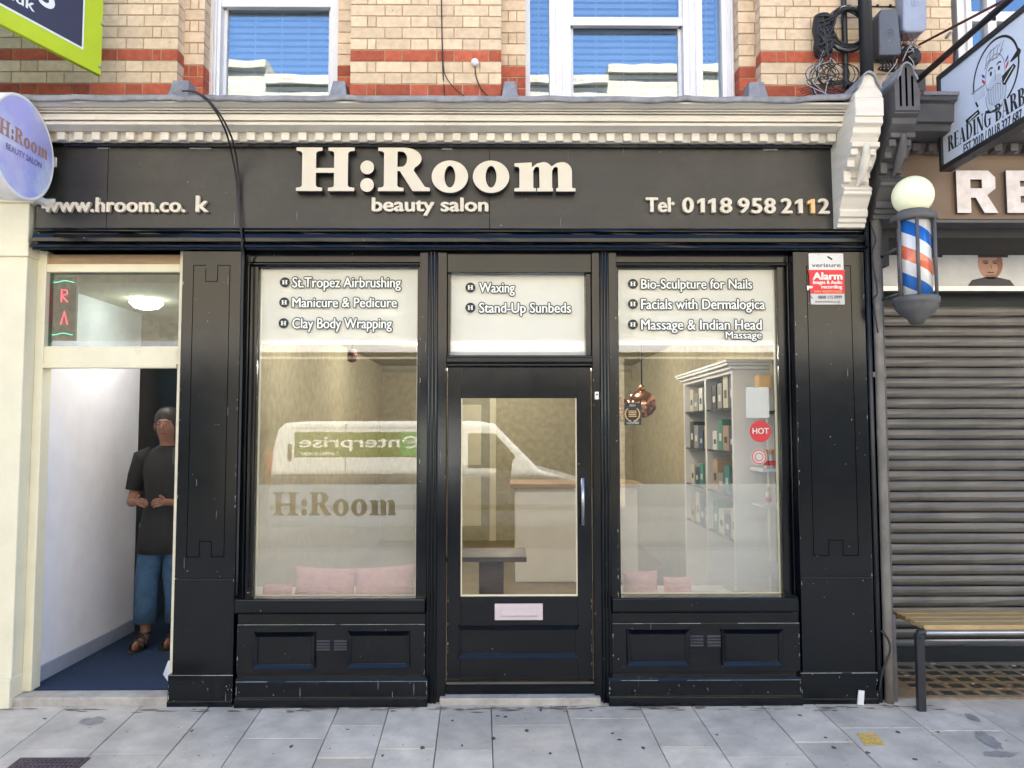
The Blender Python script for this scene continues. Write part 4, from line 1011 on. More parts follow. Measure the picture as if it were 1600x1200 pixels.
# serif capitals built from stems, thin bars and serifs
def serif(mb, word, F, cap, total, m):
    W = {'R':.74,'E':.66,'A':.76,'D':.78,'I':.40,'N':.80,'G':.78,'B':.70,'S':.58,' ':.34}
    k = total/sum(W[c] for c in word); x = 0; d = [0]
    def q(pts): d[0] += 1; fill(mb, [[(x+p_[0]*k, p_[1]*cap) for p_ in pts]], F, m, w0=.0004+.00003*(d[0]%24))
    def st(a, w_=.22): q([(a,0),(a+w_,0),(a+w_,1),(a,1)]); q([(a-.05,0),(a+w_+.05,0),(a+w_+.05,.05),(a-.05,.05)]); q([(a-.05,.95),(a+w_+.05,.95),(a+w_+.05,1),(a-.05,1)])
    def bowl(cx,cy,rx,ry,a0,a1,th=.20): q(arc(cx,cy,rx,ry,a0,a1,14)+arc(cx,cy,rx-th,ry-.06,a1,a0,14))
    for c in word:
        if c in 'REDBI': st(.10)
        if c in 'RB': bowl(.34,.75,.30,.25,-90,90); q([(.2,.95),(.36,.95),(.36,1),(.2,1)]); q([(.2,.48),(.36,.48),(.36,.55),(.2,.55)])
        if c == 'R': q([(.34,.5),(.56,.5),(.78,0),(.52,0)])
        if c == 'B': bowl(.36,.26,.32,.26,-90,90); q([(.2,0),(.38,0),(.38,.05),(.2,.05)])
        if c == 'D': bowl(.32,.5,.42,.5,-90,90); q([(.2,.95),(.34,.95),(.34,1),(.2,1)]); q([(.2,0),(.34,0),(.34,.05),(.2,.05)])
        if c == 'E':
            for yy in (0,.48,.95): q([(.2,yy),(.58,yy),(.58,yy+.05),(.2,yy+.05)])
            for yy in (0,.82): q([(.55,yy),(.60,yy),(.60,yy+.18),(.55,yy+.18)])
        if c == 'A': q([(.06,0),(.12,0),(.38,1),(.33,1)]); q([(.46,0),(.72,0),(.45,1),(.28,1)]); q([(.2,.30),(.56,.30),(.56,.35),(.2,.35)]); q([(0,0),(.22,0),(.22,.05),(0,.05)]); q([(.44,0),(.77,0),(.77,.05),(.44,.05)])
        if c == 'N': q([(.10,0),(.15,0),(.15,1),(.10,1)]); q([(.06,1),(.30,1),(.72,0),(.54,0)]); q([(.64,0),(.70,0),(.70,1),(.64,1)]); q([(.02,0),(.25,0),(.25,.05),(.02,.05)]); q([(.54,.95),(.80,.95),(.80,1),(.54,1)])
        if c == 'G': bowl(.40,.5,.36,.52,40,320); q([(.54,.05),(.70,.05),(.70,.42),(.54,.42)]); q([(.46,.40),(.78,.40),(.78,.45),(.46,.45)])
        if c == 'S': bowl(.30,.74,.24,.26,20,250,.14); bowl(.28,.26,.26,.28,200,430,.14)
        x += W[c]*k
ua, va = uvh(1481,238); ub, vb = uvh(1600,181)
serif(mb, 'READING BARBERS', fr((HX,-ua,va),(0,-1,0),(0,0,1),(-1,0,0)), .092, (ub-ua)*1.27, ib)
uc, vc = uvh(1506,233); ud, vd = uvh(1597,182)
text(mb, 'EST.2010 / 0118 327 687', fr((HX,-uc,va-.068),(0,-1,0),(0,0,1),(-1,0,0)), .055, ib, width=(ud-uc)*1.0, bold=.0022, w0=.0006)
mb.build('lettering', hs)
# emblem: ring, bearded head, razor and comb
ec = uvh(1555,117); er = .19
Fe = fr((HX,-ec[0],ec[1]),(0,-1,0),(0,0,1),(-1,0,0))
M['line_grey'] = mat('line_grey', (.22,.25,.30), .5); M['beard_grey'] = mat('beard_grey', (.60,.67,.79), .5); M['pole_red'] = mat('pole_red', (.6,.03,.05), .4); M['pole_blue'] = mat('pole_blue', (.02,.12,.5), .4)
mb = MB()
ribbon(mb, arc(0,0,er,er,-62,215,60), .013, Fe, ib, .0006); ribbon(mb, arc(0,0,er,er,240,285,10), .013, Fe, ib, .0006)
lg_ = M['line_grey']
fill(mb, [arc(0,-.10,.085,.10,0,350,24)], Fe, M['beard_grey'], w0=.0006)
for k in range(-3,4): ribbon(mb, [(k*.021,-.05),(k*.019,-.13),(k*.012,-.185+abs(k)*.012)], .0035, Fe, lg_, .0012)
ribbon(mb, arc(0,-.10,.085,.10,170,370,24), .004, Fe, lg_, .0012)
ribbon(mb, arc(0,0,.082,.11,-35,215,24), .004, Fe, lg_, .0012)
for sx_ in (-1,1):
    ribbon(mb, [(sx_*.008,-.045),(sx_*.04,-.06),(sx_*.07,-.045)], .012, Fe, M['beard_grey'], .0013); ribbon(mb, [(sx_*.008,-.05),(sx_*.04,-.066),(sx_*.072,-.045)], .004, Fe, lg_, .0014)
    fill(mb, [arc(sx_*.034,.022,.009,.013,0,340,12)], Fe, ib, w0=.0012); ribbon(mb, [(sx_*.016,.047),(sx_*.034,.054),(sx_*.055,.046)], .008, Fe, ib, .0012)
    fill(mb, [[(sx_*.088,-.02),(sx_*.112,-.02),(sx_*.112,.06),(sx_*.088,.06)]], Fe, M['ink_white'], w0=.0006)
    fill(mb, [[(sx_*.088,-.015),(sx_*.112,.01),(sx_*.112,.03),(sx_*.088,.005)]], Fe, M['pole_red'], w0=.001); fill(mb, [[(sx_*.088,.02),(sx_*.112,.04),(sx_*.112,.058),(sx_*.088,.038)]], Fe, M['pole_blue'], w0=.001)
ribbon(mb, [(0,.03),(.004,-.02),(-.012,-.03)], .004, Fe, lg_, .0012)
for a_ in range(5): ribbon(mb, [(-.075+.03*a_,.085),(-.06+.03*a_,.13+.012*math.sin(a_)),(-.02+.026*a_,.15)], .005, Fe, lg_, .0012)
ribbon(mb, [(-.085,.07),(-.05,.10),(.02,.085),(.07,.11)], .006, Fe, lg_, .0012)
pe = lambda pts: [(uvh(*q)[0]-ec[0], uvh(*q)[1]-ec[1]) for q in pts]
fill(mb, [pe([(1566,119),(1567,132),(1571,133),(1588,103),(1584,99)])], Fe, ib, w0=.0018); fill(mb, [pe([(1578,97),(1592,74),(1596,78),(1594,85),(1582,96)])], Fe, ib, w0=.0018); ribbon(mb, pe([(1569,129),(1584,103)]), .006, Fe, M['ink_white'], .0022)
fill(mb, [pe([(1509,188),(1511,194),(1532,177),(1529,171)])], Fe, ib, w0=.0018); ribbon(mb, pe([(1514,189),(1528,176)]), .006, Fe, M['ink_white'], .0022)
fill(mb, [[(-.20,-.02),(-.09,-.02),(-.09,-.075),(-.185,-.075)]], Fe, M['beard_grey'], w0=.001); ribbon(mb, [(-.21,-.012),(-.09,-.012)], .008, Fe, lg_, .0012)
mb.build('emblem', hs)
# its carrying arms
ha = empty('sign_arm', (HX,0,zt_+.1), 'black tube arm and thin rust brown stay carrying the hanging sign off the brick wall', 'sign bracket')
uA, vA = .0, 0
pa = P3(1428,130,(HX+.02,0,0),(1,0,0)); pb_ = P3(1600,-2,(HX+.02,0,0),(1,0,0))
zA = uz(100,-.1,1460)
mb = MB(); mb.tube([(HX+.02,YB,pa.z),(HX+.02,-1.3,pa.z+.02)], .019, M['pipe_black'], 12); mb.box(HX-.03,HX+.07,YB-.012,YB+.0,pa.z-.07,pa.z+.07,M['pipe_black']); mb.build('arm', ha)
mb = MB(); q0 = U(1436,70,YB); q1 = P3(1570,0,(q0[0]+.02,0,0),(1,0,0)); mb.tube([(q0[0],YB,q0[1]),tuple(q1),tuple(q1+(q1-Vector((q0[0],YB,q0[1])))*.4)], .008, M['rust'], 8); mb.build('stay', ha)
mb = MB(); q0 = U(1491,45,YB+.12); q1 = U(1562,48,-.2); mb.tube([(q0[0],YB+.15,q0[1]),(HX+.02,-.12,q1[1])], .009, M['conduit'], 8); mb.build('stay', ha)
mb = MB()
for yy in (-.2,-.95): mb.tube([(HX+.02,yy,pa.z),(HX+.02,yy,zt_-.01)], .008, M['pipe_black'], 8)
mb.build('hanger', ha)
# alarm sign on the right pier
AY = -.0225
def rc(mb, px0, px1, py0, py1, m, d=.004, r=.006):
    a, b, z0, z1 = ux(px0,AY,py0), ux(px1,AY,py0), uz(py1,AY,1290), uz(py0,AY,1290)
    pts = arc(b-r,z1-r,r,r,0,90,4)+arc(a+r,z1-r,r,r,90,180,4)+arc(a+r,z0+r,r,r,180,270,4)+arc(b-r,z0+r,r,r,270,360,4)
    mb.prism(pts, AY-d, AY, lambda u,v,w_: (u,w_,v), m); return a, b, z0, z1
M['plate_white'] = mat('plate_white', (.70,.70,.68), .35, var=.04); M['plate_red'] = mat('plate_red', (.72,.02,.035), .4, var=.1, vs=8); M['plate_grey'] = mat('plate_grey', (.55,.55,.56), .35, var=.06)
al = empty('alarm_sign', (ux(1290,AY),AY,uz(437,AY)), 'white, red and grey security alarm plate screwed high on the right black pier', 'sign')
mb = MB(); rc(mb, 1263, 1317, 396, 424, M['plate_white']); rc(mb, 1266, 1319, 456, 476, M['plate_grey'], .0045)
a, b, z0, z1 = ux(1264,AY,440), ux(1319,AY,440), uz(459,AY,1290), uz(422,AY,1290)
mb.prism([(a+.004,z0),(b,z0),(b,z1-.03),(b+.004,z1),(a-.006,z1),(a,z1-.03)], AY-.006, AY, lambda u,v,w_: (u,w_,v), M['plate_red']); mb.build('plate', al)
def at_(body, px0, px1, pyb, pyt, m, bold, d=.0046): 
    xa, xb = ux(px0,AY,pyb), ux(px1,AY,pyb); text(mb, body, fr((xa,AY-d,uz(pyb,AY,1290))), uz(pyt,AY)-uz(pyb,AY), m, width=xb-xa, bold=bold)
mb = MB(); iw = M['ink_white']
at_('verisure',1268,1313,417.5,411,M['dark_grey'],.0008); at_('Alarm',1270,1315,437,426,iw,.003,.0065); at_('Images & Audio',1270,1315,444,438.5,iw,.0012,.0065); at_('recording',1283,1315,451,445.5,iw,.0012,.0065)
at_('24H RESPONSE',1271,1315,457.5,454,M['letter_gold'],.0002,.0065); at_('0800 115 0999',1278,1315,467,462,ib,.0006,.0052); at_('www.verisure.co.uk',1273,1312,473,469.5,ib,.0002,.0052)
xq, zq = ux(1266.5,AY), uz(450,AY); mb.prism([(xq,zq-.012),(xq,zq+.014),(xq+.034,zq+.010),(xq+.034,zq),(xq+.012,zq-.004),(xq+.006,zq-.016)], AY-.008, AY-.0065, lambda u,v,w_:(u,w_,v), iw)
xq, zq = ux(1304,AY), uz(403,AY); ribbon(mb, [(-.014,.009),(.014,-.009)], .01, fr((xq,AY-.0046,zq)), ib)
xq, zq = ux(1274,AY), uz(464.5,AY); ribbon(mb, [(-.006,.008),(-.004,-.001),(.005,-.008)], .004, fr((xq,AY-.0052,zq)), ib)
for px,py in ((1286,398),(1269,474),(1316,474)): mb.ball((ux(px,AY),AY-.005,uz(py,AY)),.003,M['steel'])
mb.build('lettering', al)

# ================================================================= PIPES, CABLES AND BOXES
def sagline(pts, Y): return [(ux(px,Yy,py), Yy, uz(py,Yy,px)) for px,py,Yy in pts]
def smooth(P, k=4):
    P = [Vector(p_) for p_ in P]; out = []
    for i in range(len(P)-1):
        p0, p1, p2, p3 = P[max(i-1,0)], P[i], P[i+1], P[min(i+2,len(P)-1)]
        for j in range(k):
            t = j/k; out.append(.5*((2*p1)+(p2-p0)*t+(2*p0-5*p1+4*p2-p3)*t*t+(3*p1-p0-3*p2+p3)*t**3))
    return out+[P[-1]]
mb = MB()
for off in (0, 3):
    pts = [(285+off,142,.12),(300+off,143,-.15),(318+off,152,-.33),(332+off,167,-.34),(345+off*1.5,188,-.30),(356+off*2,215,-.2),(364+off*2,250,-.08),(370+off,285,-.03),(373+off*.4,330,-.03),(376+off*.3,357,-.04),(378,372,-.06),(378,386,-.07),(379+off*.5,400,-.035),(378+off*.3,470,-.035),(376+off*.3,600,-.035),(373+off*.2,760,-.035),(370,930,-.035)]
    mb.tube(smooth(sagline(pts,0)), .0055, M['cable'], 7)
mb.build('drooping_cable', label='twin black cable hanging over the cornice and down the left pilaster edge', cat='cable')
mb = MB(); mb.tube(smooth(sagline([(690,-30,YB-.008),(690,20,YB-.008),(691,70,YB-.008),(692,110,YB-.008),(694,140,YB-.01),(695,155,.0)],0)), .004, M['cable'], 6)
mb.tube(smooth(sagline([(691,78,YB-.01),(694,112,YB-.014),(702,128,YB-.014),(712,140,YB-.02),(726,151,.1)],0)), .003, M['cable'], 6); mb.build('wall_cable', label='thin black cable running down the middle brick pier and splitting in two', cat='cable')
e = empty('wall_sensor', (ux(742,YB,100),YB,uz(100,YB,742)), 'small white round lamp sensor on the middle brick pier with its wire', 'sensor')
mb = MB(); mb.ball((e.location.x, YB-.022, e.location.z), .025, M['white_paint']); mb.build('cap', e)
mb = MB(); mb.tube(smooth(sagline([(742,104,YB-.015),(744,120,YB-.008),(750,136,YB-.008),(757,145,YB-.01),(764,152,.12)],0)), .0038, M['cable'], 6); mb.build('wire', e)
e = empty('downpipe', (ux(1353,.1,60),.1,3.6), 'thick black rainwater downpipe rising behind the cream corbel', 'pipe')
mb = MB(); xd, xe = ux(1352,.1,30), ux(1354,.1,110); mb.tube([(xd,.1,2.9),(xd,.1,9.0)], .040, M['pipe_black'], 20); mb.build('pipe', e)
mb = MB()
for z_ in (5.1,7.2): mb.tube([(xd,.1,z_),(xd,.1,z_+.1)], .049, M['pipe_black'], 20); mb.box(xd-.07,xd+.07,.12,YB,z_+.03,z_+.07,M['pipe_black'])
mb.build('collar', e)
mb = MB(); xt = ux(1320,YB-.03,60); mb.tube(smooth([(xt,YB-.03,9),(xt,YB-.03,5),(xt,YB-.03,uz(110,YB-.03)),(xt+.006,YB-.03,uz(127,YB-.03)),(xt+.05,YB-.04,uz(134,YB-.03)),(xt+.12,YB-.03,uz(138,YB-.03))],5), .018, M['pipe_black'], 12); mb.build('thin_pipe', label='slim black conduit beside the cable coil left of the thick downpipe', cat='pipe')
mb = MB(); xg = ux(1356,-.01,450)
mb.tube([(xg,-.012,-.02),(xg,-.012,2.9)], .014, M['pipe_black'], 10); mb.build('black_conduit', label='narrow black conduit running up beside the right black pier', cat='pipe')
mb = MB(); xg = ux(1369,-.01,450)
mb.tube([(xg,-.02,-.02),(xg,-.02,.35),(xg,-.02,2.0),(xg,-.02,2.9)], .026, M['conduit'], 14); mb.box(xg-.04,xg+.04,-.02,.03,1.9,1.93,M['conduit']); mb.build('grey_pipe', label='weathered grey pipe in the gap between the salon and the barber shop', cat='pipe')
mb = MB(); mb.tube(smooth(sagline([(1376,985,-.04),(1388,1000,-.045),(1390,1020,-.045),(1380,1045,-.05),(1374,1080,-.05)],0)), .006, M['cable'], 6)
mb.build('loose_cable', label='loose black cable hanging at the foot of the grey pipe', cat='cable')
mb = MB(); mb.tube(smooth(sagline([(1360,350,-.05),(1368,375,-.08),(1362,400,-.05),(1371,455,-.06),(1364,470,-.05),(1372,520,-.05)],0)), .004, M['cable'], 6); mb.build('loose_cable', label='loose black cable looped at the top of the grey pipe between the shops', cat='cable')
mb = MB(); a, b = ux(1340,-.06,1088), ux(1349,-.06,1088); mb.add([(a,-.06,-.005),(b,-.06,-.005),(b+.012,-.052,.075),(a+.012,-.052,.08),(a,-.045,-.005),(b,-.045,-.005),(b+.012,-.044,.075),(a+.012,-.044,.08)],[(0,1,2,3),(5,4,7,6),(3,2,6,7),(0,3,7,4),(1,5,6,2)],M['plate_white']); mb.build('plastic_stub', label='short pale plastic offcut standing at the foot of the right pier', cat='offcut')
# coil, splice tangle, boxes
CY = YB-.06
mb = MB(); cx, cz = ux(1324,CY,46), uz(46,CY,1324)
for k in range(13):
    r_ = .125+random.uniform(-.022,.022); ph = random.random()*6
    mb.tube([(cx+random.uniform(-.004,.004)+r_*(.96+.04*math.sin(ph+a*2))*math.cos(a), CY+random.uniform(-.004,.004)+.01*math.sin(a+ph)-.012*(k%4), cz+1.02*r_*math.sin(a)) for a in [2*math.pi*i/28 for i in range(29)]], .0052, M['cable'] if k%5 else M['cable_grey'], 6)
mb.build('cable_coil', label='coil of black cable hung on the brick wall left of the downpipe', cat='cable')
e = empty('splice_box', (ux(1286,CY,55),CY,uz(55,CY,1286)), 'lumpy black cable splice with a tangle of wires trailing onto the cornice', 'cable box')
mb = MB(); sx0, sz0 = e.location.x, e.location.z
mb.lathe((sx0,CY+.01,sz0-.14), [(.01,0),(.05,.02),(.058,.07),(.05,.12),(.062,.18),(.056,.24),(.05,.27),(.01,.29)], M['cable'], 14)
for k in range(26):
    a = random.uniform(0,6.3); z_ = sz0+random.uniform(-.12,.11); mb.tube(smooth([(sx0+.05*math.cos(a),CY-.03-random.uniform(0,.03),z_),(sx0+random.uniform(-.05,.06),CY-.06,z_+random.uniform(-.05,.03)),(sx0+random.uniform(-.05,.05),CY-.05,z_-random.uniform(.03,.1))]), random.uniform(.004,.009), M['cable'], 6)
mb.build('splice', e)
mb = MB()
for k in range(16):
    x1 = random.uniform(1268,1330); pts = [(1288+random.uniform(-8,14),78,CY-.04),(1292+random.uniform(-18,18),95,CY-.05),(1290+random.uniform(-30,25),112+random.uniform(-8,8),CY-.05),(1285+random.uniform(-30,40),130+random.uniform(-6,6),CY-.05),(x1,148,CY-.08)]
    mb.tube(smooth(sagline(pts,0)), .0028, M['cable'] if k%4 else M['cable_grey'], 5)
for k in range(7):
    c0 = random.uniform(1278,1318); mb.tube(smooth(sagline([(c0+22*math.cos(a)*(.7+.1*k), 116+17*math.sin(a), CY-.03-.004*k) for a in [.7*i for i in range(10)]],0)), .0026, M['cable'], 5)
for k in range(5): mb.tube(smooth(sagline([(1262-4*k,152-3*k,CY-.05),(1290,138-2*k,CY-.04),(1320,130-k,CY-.04),(1338+k,133+2*k,CY-.02)],0)), .0026, M['cable'], 5)
mb.build('tangle', e)
def wallbox(name, pts, Y, d, m, label):
    e = empty(name, (ux(pts[0][0],Y,pts[0][1]),Y,uz(pts[0][1],Y,pts[0][0])), label, 'junction box')
    W_ = [(ux(a,Y,b),uz(b,Y,a)) for a,b in pts]; mb = MB(); mb.prism(W_, Y-d, Y+.06, lambda u,v,w_:(u,w_,v), m); mb.build('lid', e, bevel=.014, seg=3)
    cx = sum(p_[0] for p_ in W_)/len(W_); cz = sum(p_[1] for p_ in W_)/len(W_)
    mb = MB(); mb.lathe((cx,Y-d,cz), [(.026,.0),(.026,-.0015),(.021,-.0015),(.021,-.0004),(.008,-.0004),(.008,-.0018),(.001,-.0018)], m, 24, 'y'); mb.build('embossed_ring', e)
    return e
def rr(x0,y0,x1,y1,r):
    return arc(x1-r,y0+r,r,r,-90,0,5)+arc(x1-r,y1-r,r,r,0,90,5)+arc(x0+r,y1-r,r,r,90,180,5)+arc(x0+r,y0+r,r,r,180,270,5)
e1 = wallbox('junction_box', [(1371,20),(1397,20),(1403,88),(1400,92),(1368,92),(1367,30)], YB-.05, .05, M['box_grey'], 'dark grey junction box tucked behind the downpipe')
e2 = wallbox('junction_box', rr(1405,-34,1442,56,9), YB-.06, .05, M['box_pale'], 'pale grey rounded junction box at the top right of the wall')
mb = MB()
for k in range(40):
    bx, by = random.gauss(1414,12), random.gauss(76,10); mb.tube(smooth(sagline([(bx+random.uniform(-9,9), by+random.uniform(-9,9), YB-.05-random.uniform(0,.05)) for _ in range(5)],0)), random.choice([.002,.003,.004]), random.choice([M['cable'],M['cable'],M['cable'],M['rust'],M['cable_grey']]), 5)
mb.ball((ux(1428,YB-.06,88),YB-.05,uz(88,YB-.06,1428)), .05, M['cable'], sy=.8, sz=1.15)
for k in range(6): mb.tube(smooth(sagline([(1370+7*k,94,YB-.05),(1380+5*k,102,YB-.08),(1372+6*k,108,YB-.07),(1390+4*k,112,YB-.05)],0)), .006, M['cable'], 6)
mb.tube(smooth(sagline([(1402,92,YB-.08),(1398,102,YB-.1),(1383,120,-.1),(1374,140,-.25)],0)), .003, M['cable_grey'], 5)
mb.tube(smooth(sagline([(1420,88,YB-.1),(1428,100,YB-.1),(1424,118,-.1)],0)), .003, M['cable_grey'], 5); mb.tube(smooth(sagline([(1432,60,YB-.1),(1420,75,YB-.1),(1410,96,YB-.1)],0)), .003, M['cable_grey'], 5)
mb.build('wire_nest', label='messy nest of dark wires below the two junction boxes', cat='wires')
mb = MB(); mb.tube(sagline([(1362,10,YB-.006),(1404,11,YB-.006)],0), .004, M['cable'], 5); mb.ball((ux(1370,YB,10),YB-.01,uz(10,YB,1370)),.009,M['cable']); mb.ball((ux(1390,YB,10),YB-.01,uz(10,YB,1390)),.009,M['cable']); mb.build('short_cable', label='short clipped cable between the downpipe and the pale junction box', cat='cable')

# barber's lamp and pole
PYc = -.22; px_ = ux(1430,PYc,420)
bp = empty('barber_pole', (px_,PYc,uz(495,PYc,1430)), 'barber pole with white globe lamp, blue, white and red spiral, on the grey pier', 'barber pole')
M['globe'] = mat('globe', (.84,.85,.60), .3, var=.02, emit=.03)
mb = MB(); mb.ball((px_,PYc,uz(306,PYc,1430)), .113, M['globe'], n=32, m=20); mb.build('globe_lamp', bp)
z1, z0 = uz(345,PYc,1430), uz(466,PYc,1430)
mb = MB(); mb.lathe((px_,PYc,z1), [(.112,-.01),(.124,-.005),(.124,.02),(.115,.03),(.09,.042),(.086,.055),(.05,.062),(.045,.075)], M['dark_grey'], 32); mb.build('metal_cap', bp)
mb = MB(); mb.lathe((px_,PYc,z0), [(.035,-.15),(.05,-.12),(.09,-.09),(.115,-.055),(.118,-.035),(.124,-.03),(.124,.0),(.112,.008)], M['dark_grey'], 32); mb.build('metal_cap', bp)
m, T, N, L, P = newmat('spiral'); tc = N.new('ShaderNodeTexCoord'); sp = N.new('ShaderNodeSeparateXYZ'); L.new(tc.outputs['Object'], sp.inputs[0])
def mth(op, a, b=None):
    n_ = N.new('ShaderNodeMath'); n_.operation = op
    for i,v in enumerate((a,b)):
        if v is None: continue
        if isinstance(v,(int,float)): n_.inputs[i].default_value = v
        else: L.new(v, n_.inputs[i])
    return n_.outputs[0]
ang = mth('ARCTAN2', mth('SUBTRACT', sp.outputs['Y'], PYc), mth('SUBTRACT', sp.outputs['X'], px_))
ph = mth('FRACT', mth('ADD', mth('DIVIDE', ang, 2*math.pi), mth('MULTIPLY', sp.outputs['Z'], 3.2)))
r_ = N.new('ShaderNodeValToRGB'); r_.color_ramp.interpolation = 'CONSTANT'; el = r_.color_ramp.elements
el[0].color = (.75,.75,.75,1); el[1].position = .25; el[1].color = (.02,.15,.55,1)
for p_, c_ in ((.5,(.75,.75,.75,1)),(.75,(.72,.16,.07,1))): q_ = el.new(p_); q_.color = c_
L.new(ph, r_.inputs[0]); L.new(r_.outputs[0], P.inputs['Base Color']); P.inputs['Roughness'].default_value = .15; P.inputs['Coat Weight'].default_value = .6
mb = MB(); mb.lathe((px_,PYc,z0), [(.088,.0),(.088,z1-z0-.01)], m, 36); mb.build('spiral_cylinder', bp)
mb = MB()
for a in (200,250,310,20,110): mb.tube([(px_+.112*math.cos(R(a)),PYc+.112*math.sin(R(a)),z0),(px_+.112*math.cos(R(a)),PYc+.112*math.sin(R(a)),z1)], .010, M['dark_grey'], 8)
mb.build('cage_bar', bp)
mb = MB()
for zz, zw in ((uz(388,PYc,1410),uz(402,0,1370)),(uz(459,PYc,1410),uz(468,0,1370))): mb.tube([(px_-.10,PYc+.02,zz),(bx0+.03,.0,zw)], .009, M['dark_grey'], 8)
mb.build('wall_bracket', bp)

# bench
e = empty('bench', (ux(1600,-.1,1000),-.1,0), 'bench with pale wood seat and dark metal legs standing by the shutter', 'bench')
M['bench_wood'] = mat('bench_wood', (.42,.29,.13), .5, var=.2, vs=6, sc=(1,12,1), bump=.1)
bxa, bxb = ux(1434,-.12,1000), ux(1434,-.12,1000)+1.35; zs_b = uz(985,-.14,1500)
mb = MB()
for k in range(4): mb.box(bxa+.03, bxb-.03, -.135+k*.098, -.045+k*.098, zs_b, zs_b+.028, M['bench_wood'])
mb.build('seat', e, bevel=.004)
mb = MB(); mb.tube([(bxa+.02,-.14,zs_b-.014),(bxb-.02,-.14,zs_b-.014)], .014, M['steel'], 12); mb.tube([(bxa+.02,-.12,zs_b-.06),(bxb-.02,-.12,zs_b-.06)], .006, M['steel'], 8); mb.tube([(bxa+.02,.25,zs_b-.014),(bxb-.02,.25,zs_b-.014)], .014, M['steel'], 12); mb.build('rail', e)
for xx in (bxa, bxb):
    for yy in (-.14,.25):
        g_ = gz(yy-.02)
        mb = MB(); mb.box(xx-.022, xx+.022, yy-.012, yy+.022, g_, zs_b-.02, M['pipe_black']); mb.tube([(xx,yy,zs_b-.045),(xx,yy,zs_b-.01),(xx+.03,yy,zs_b-.006)], .021, M['pipe_black'], 10); mb.build('leg', e, bevel=.006)
# manhole cover
M['iron'] = mat('iron', (.085,.062,.068), .6, metal=.4, var=.3, vs=20, bump=.4)
mc = empty('manhole_cover', (ux(70,gy(1192),1192),gy(1195),gz(gy(1195))), 'purplish rusty iron manhole cover in the pavement at lower left', 'manhole cover')
A_, B_ = (ux(32,gy(1181),1181), gy(1181)), (ux(143,gy(1180),1180), gy(1180)); dY_ = .36
def pvq(u, v): X = A_[0]+(B_[0]-A_[0])*u - .033*0; Y = A_[1] - dY_*v; return (X, Y, gz(Y))
mb = MB(); c = [pvq(0,0),pvq(1,0),pvq(1,1),pvq(0,1)]; mb.add([(x,y,z-.02) for x,y,z in c]+[(x,y,z+.003) for x,y,z in c],[(0,1,5,4),(1,2,6,5),(2,3,7,6),(3,0,4,7),(7,6,5,4)],M['iron']); mb.build('frame', mc)
mb = MB()
for i in range(14):
    for j in range(11):
        x,y,z = pvq(.06+.88*(i+.5)/14, .06+.88*(j+.5)/11); a = .011; mb.add([(x-a,y-a,z+.003),(x+a,y-a,z+.003),(x+a,y+a,z+.003),(x-a,y+a,z+.003),(x-a*.6,y-a*.6,z+.008),(x+a*.6,y-a*.6,z+.008),(x+a*.6,y+a*.6,z+.008),(x-a*.6,y+a*.6,z+.008)],[(0,1,5,4),(1,2,6,5),(2,3,7,6),(3,0,4,7),(4,5,6,7)],M['iron'])
mb.build('tread', mc)['kind'] = 'stuff'

# ================================================================= INSIDE THE SALON
M['pink_plush'] = mat('pink_plush', (.92,.42,.40), .95, var=.2, vs=30, bump=1.0, bs=200)
def cushion(px0, px1, pyt, pyb, Y, tilt, label):
    xa, xb = ux(px0,Y,pyb), ux(px1,Y,pyb); z0, z1 = uz(pyb,Y), uz(pyt,Y); W_, H_ = (xb-xa)/2, (z1-z0)/2; n = 16; vs = []
    for sd in (-1,1):
        for j in range(n+1):
            for i in range(n+1):
                u, v = -1+2*i/n, -1+2*j/n; pin = 1-.10*(1-u*u)*0 - .07*(abs(v)**2)*(1-abs(u)**2) ; pu = u*(1-.05*(1-v*v)); pv_ = v*(1-.08*(1-u*u))
                th = .075*(max(0,(1-u**4)*(1-v**4)))**.5; w_ = random.uniform(-.003,.003)
                x = (xa+xb)/2 + pu*W_; z = (z0+z1)/2 + pv_*H_ + tilt*u*H_
                vs.append((x, Y + .06 + sd*th + w_*sd + .12*(v+1)*H_, z))
    k = (n+1)**2; fs = []
    for s_ in (0,1):
        for j in range(n):
            for i in range(n):
                a = s_*k+j*(n+1)+i; f = (a,a+1,a+n+2,a+n+1); fs.append(f if s_ == 0 else f[::-1])
    mb = MB(); mb.add(vs, fs, M['pink_plush'], smooth=True); mb.build('cushion', label=label, cat='cushion', group='pink cushions in the window')
for a_, b_, lb in ((IX0+.05, xm[0], 'white boxed window seat with pink cushions behind the left pane'), (xm[3]+.02, IX1-.35, 'white boxed window seat behind the right pane')):
    ws = MB(); ws.box(a_, b_, .17, .62, .05, .55, M['white_paint']); ws.build('window_seat', bevel=.01, label=lb, cat='window seat')
cushion(405,452,915,938,.22,.0,'pink cushion lying lowest at the far left end of the window seat'); cushion(455,552,889,936,.20,-.10,'pink plush cushion left of the seam behind the frosted glass'); cushion(550,652,887,936,.20,.16,'pink plush cushion rising to the right window edge behind frosted glass')
cushion(975,1032,895,936,.24,.0,'pink cushion behind the frosted glass of the right window'); cushion(1040,1085,905,936,.30,.0,'rosy cushion half hidden beside another in the right window')
def pendant(px, py, D, r, label):
    Y = D-4.58; X, Z = U(px,py,Y); e = empty('pendant_lamp', (X,Y,Z), label, 'pendant lamp', 'copper pendants')
    mb = MB(); mb.lathe((X,Y,Z), [(r*math.sin(math.pi*i/22)+.001, -r*math.cos(math.pi*i/22)) for i in range(3,23)], M['copper'], 40); mb.build('globe', e)
    mb = MB(); mb.tube([(X,Y,Z+r),(X,Y,IC)], .006, M['ink_black'], 8); mb.lathe((X,Y,Z+r-.005),[(.03,0),(.03,.03),(.01,.05)],M['copper'],16); mb.build('cord', e)
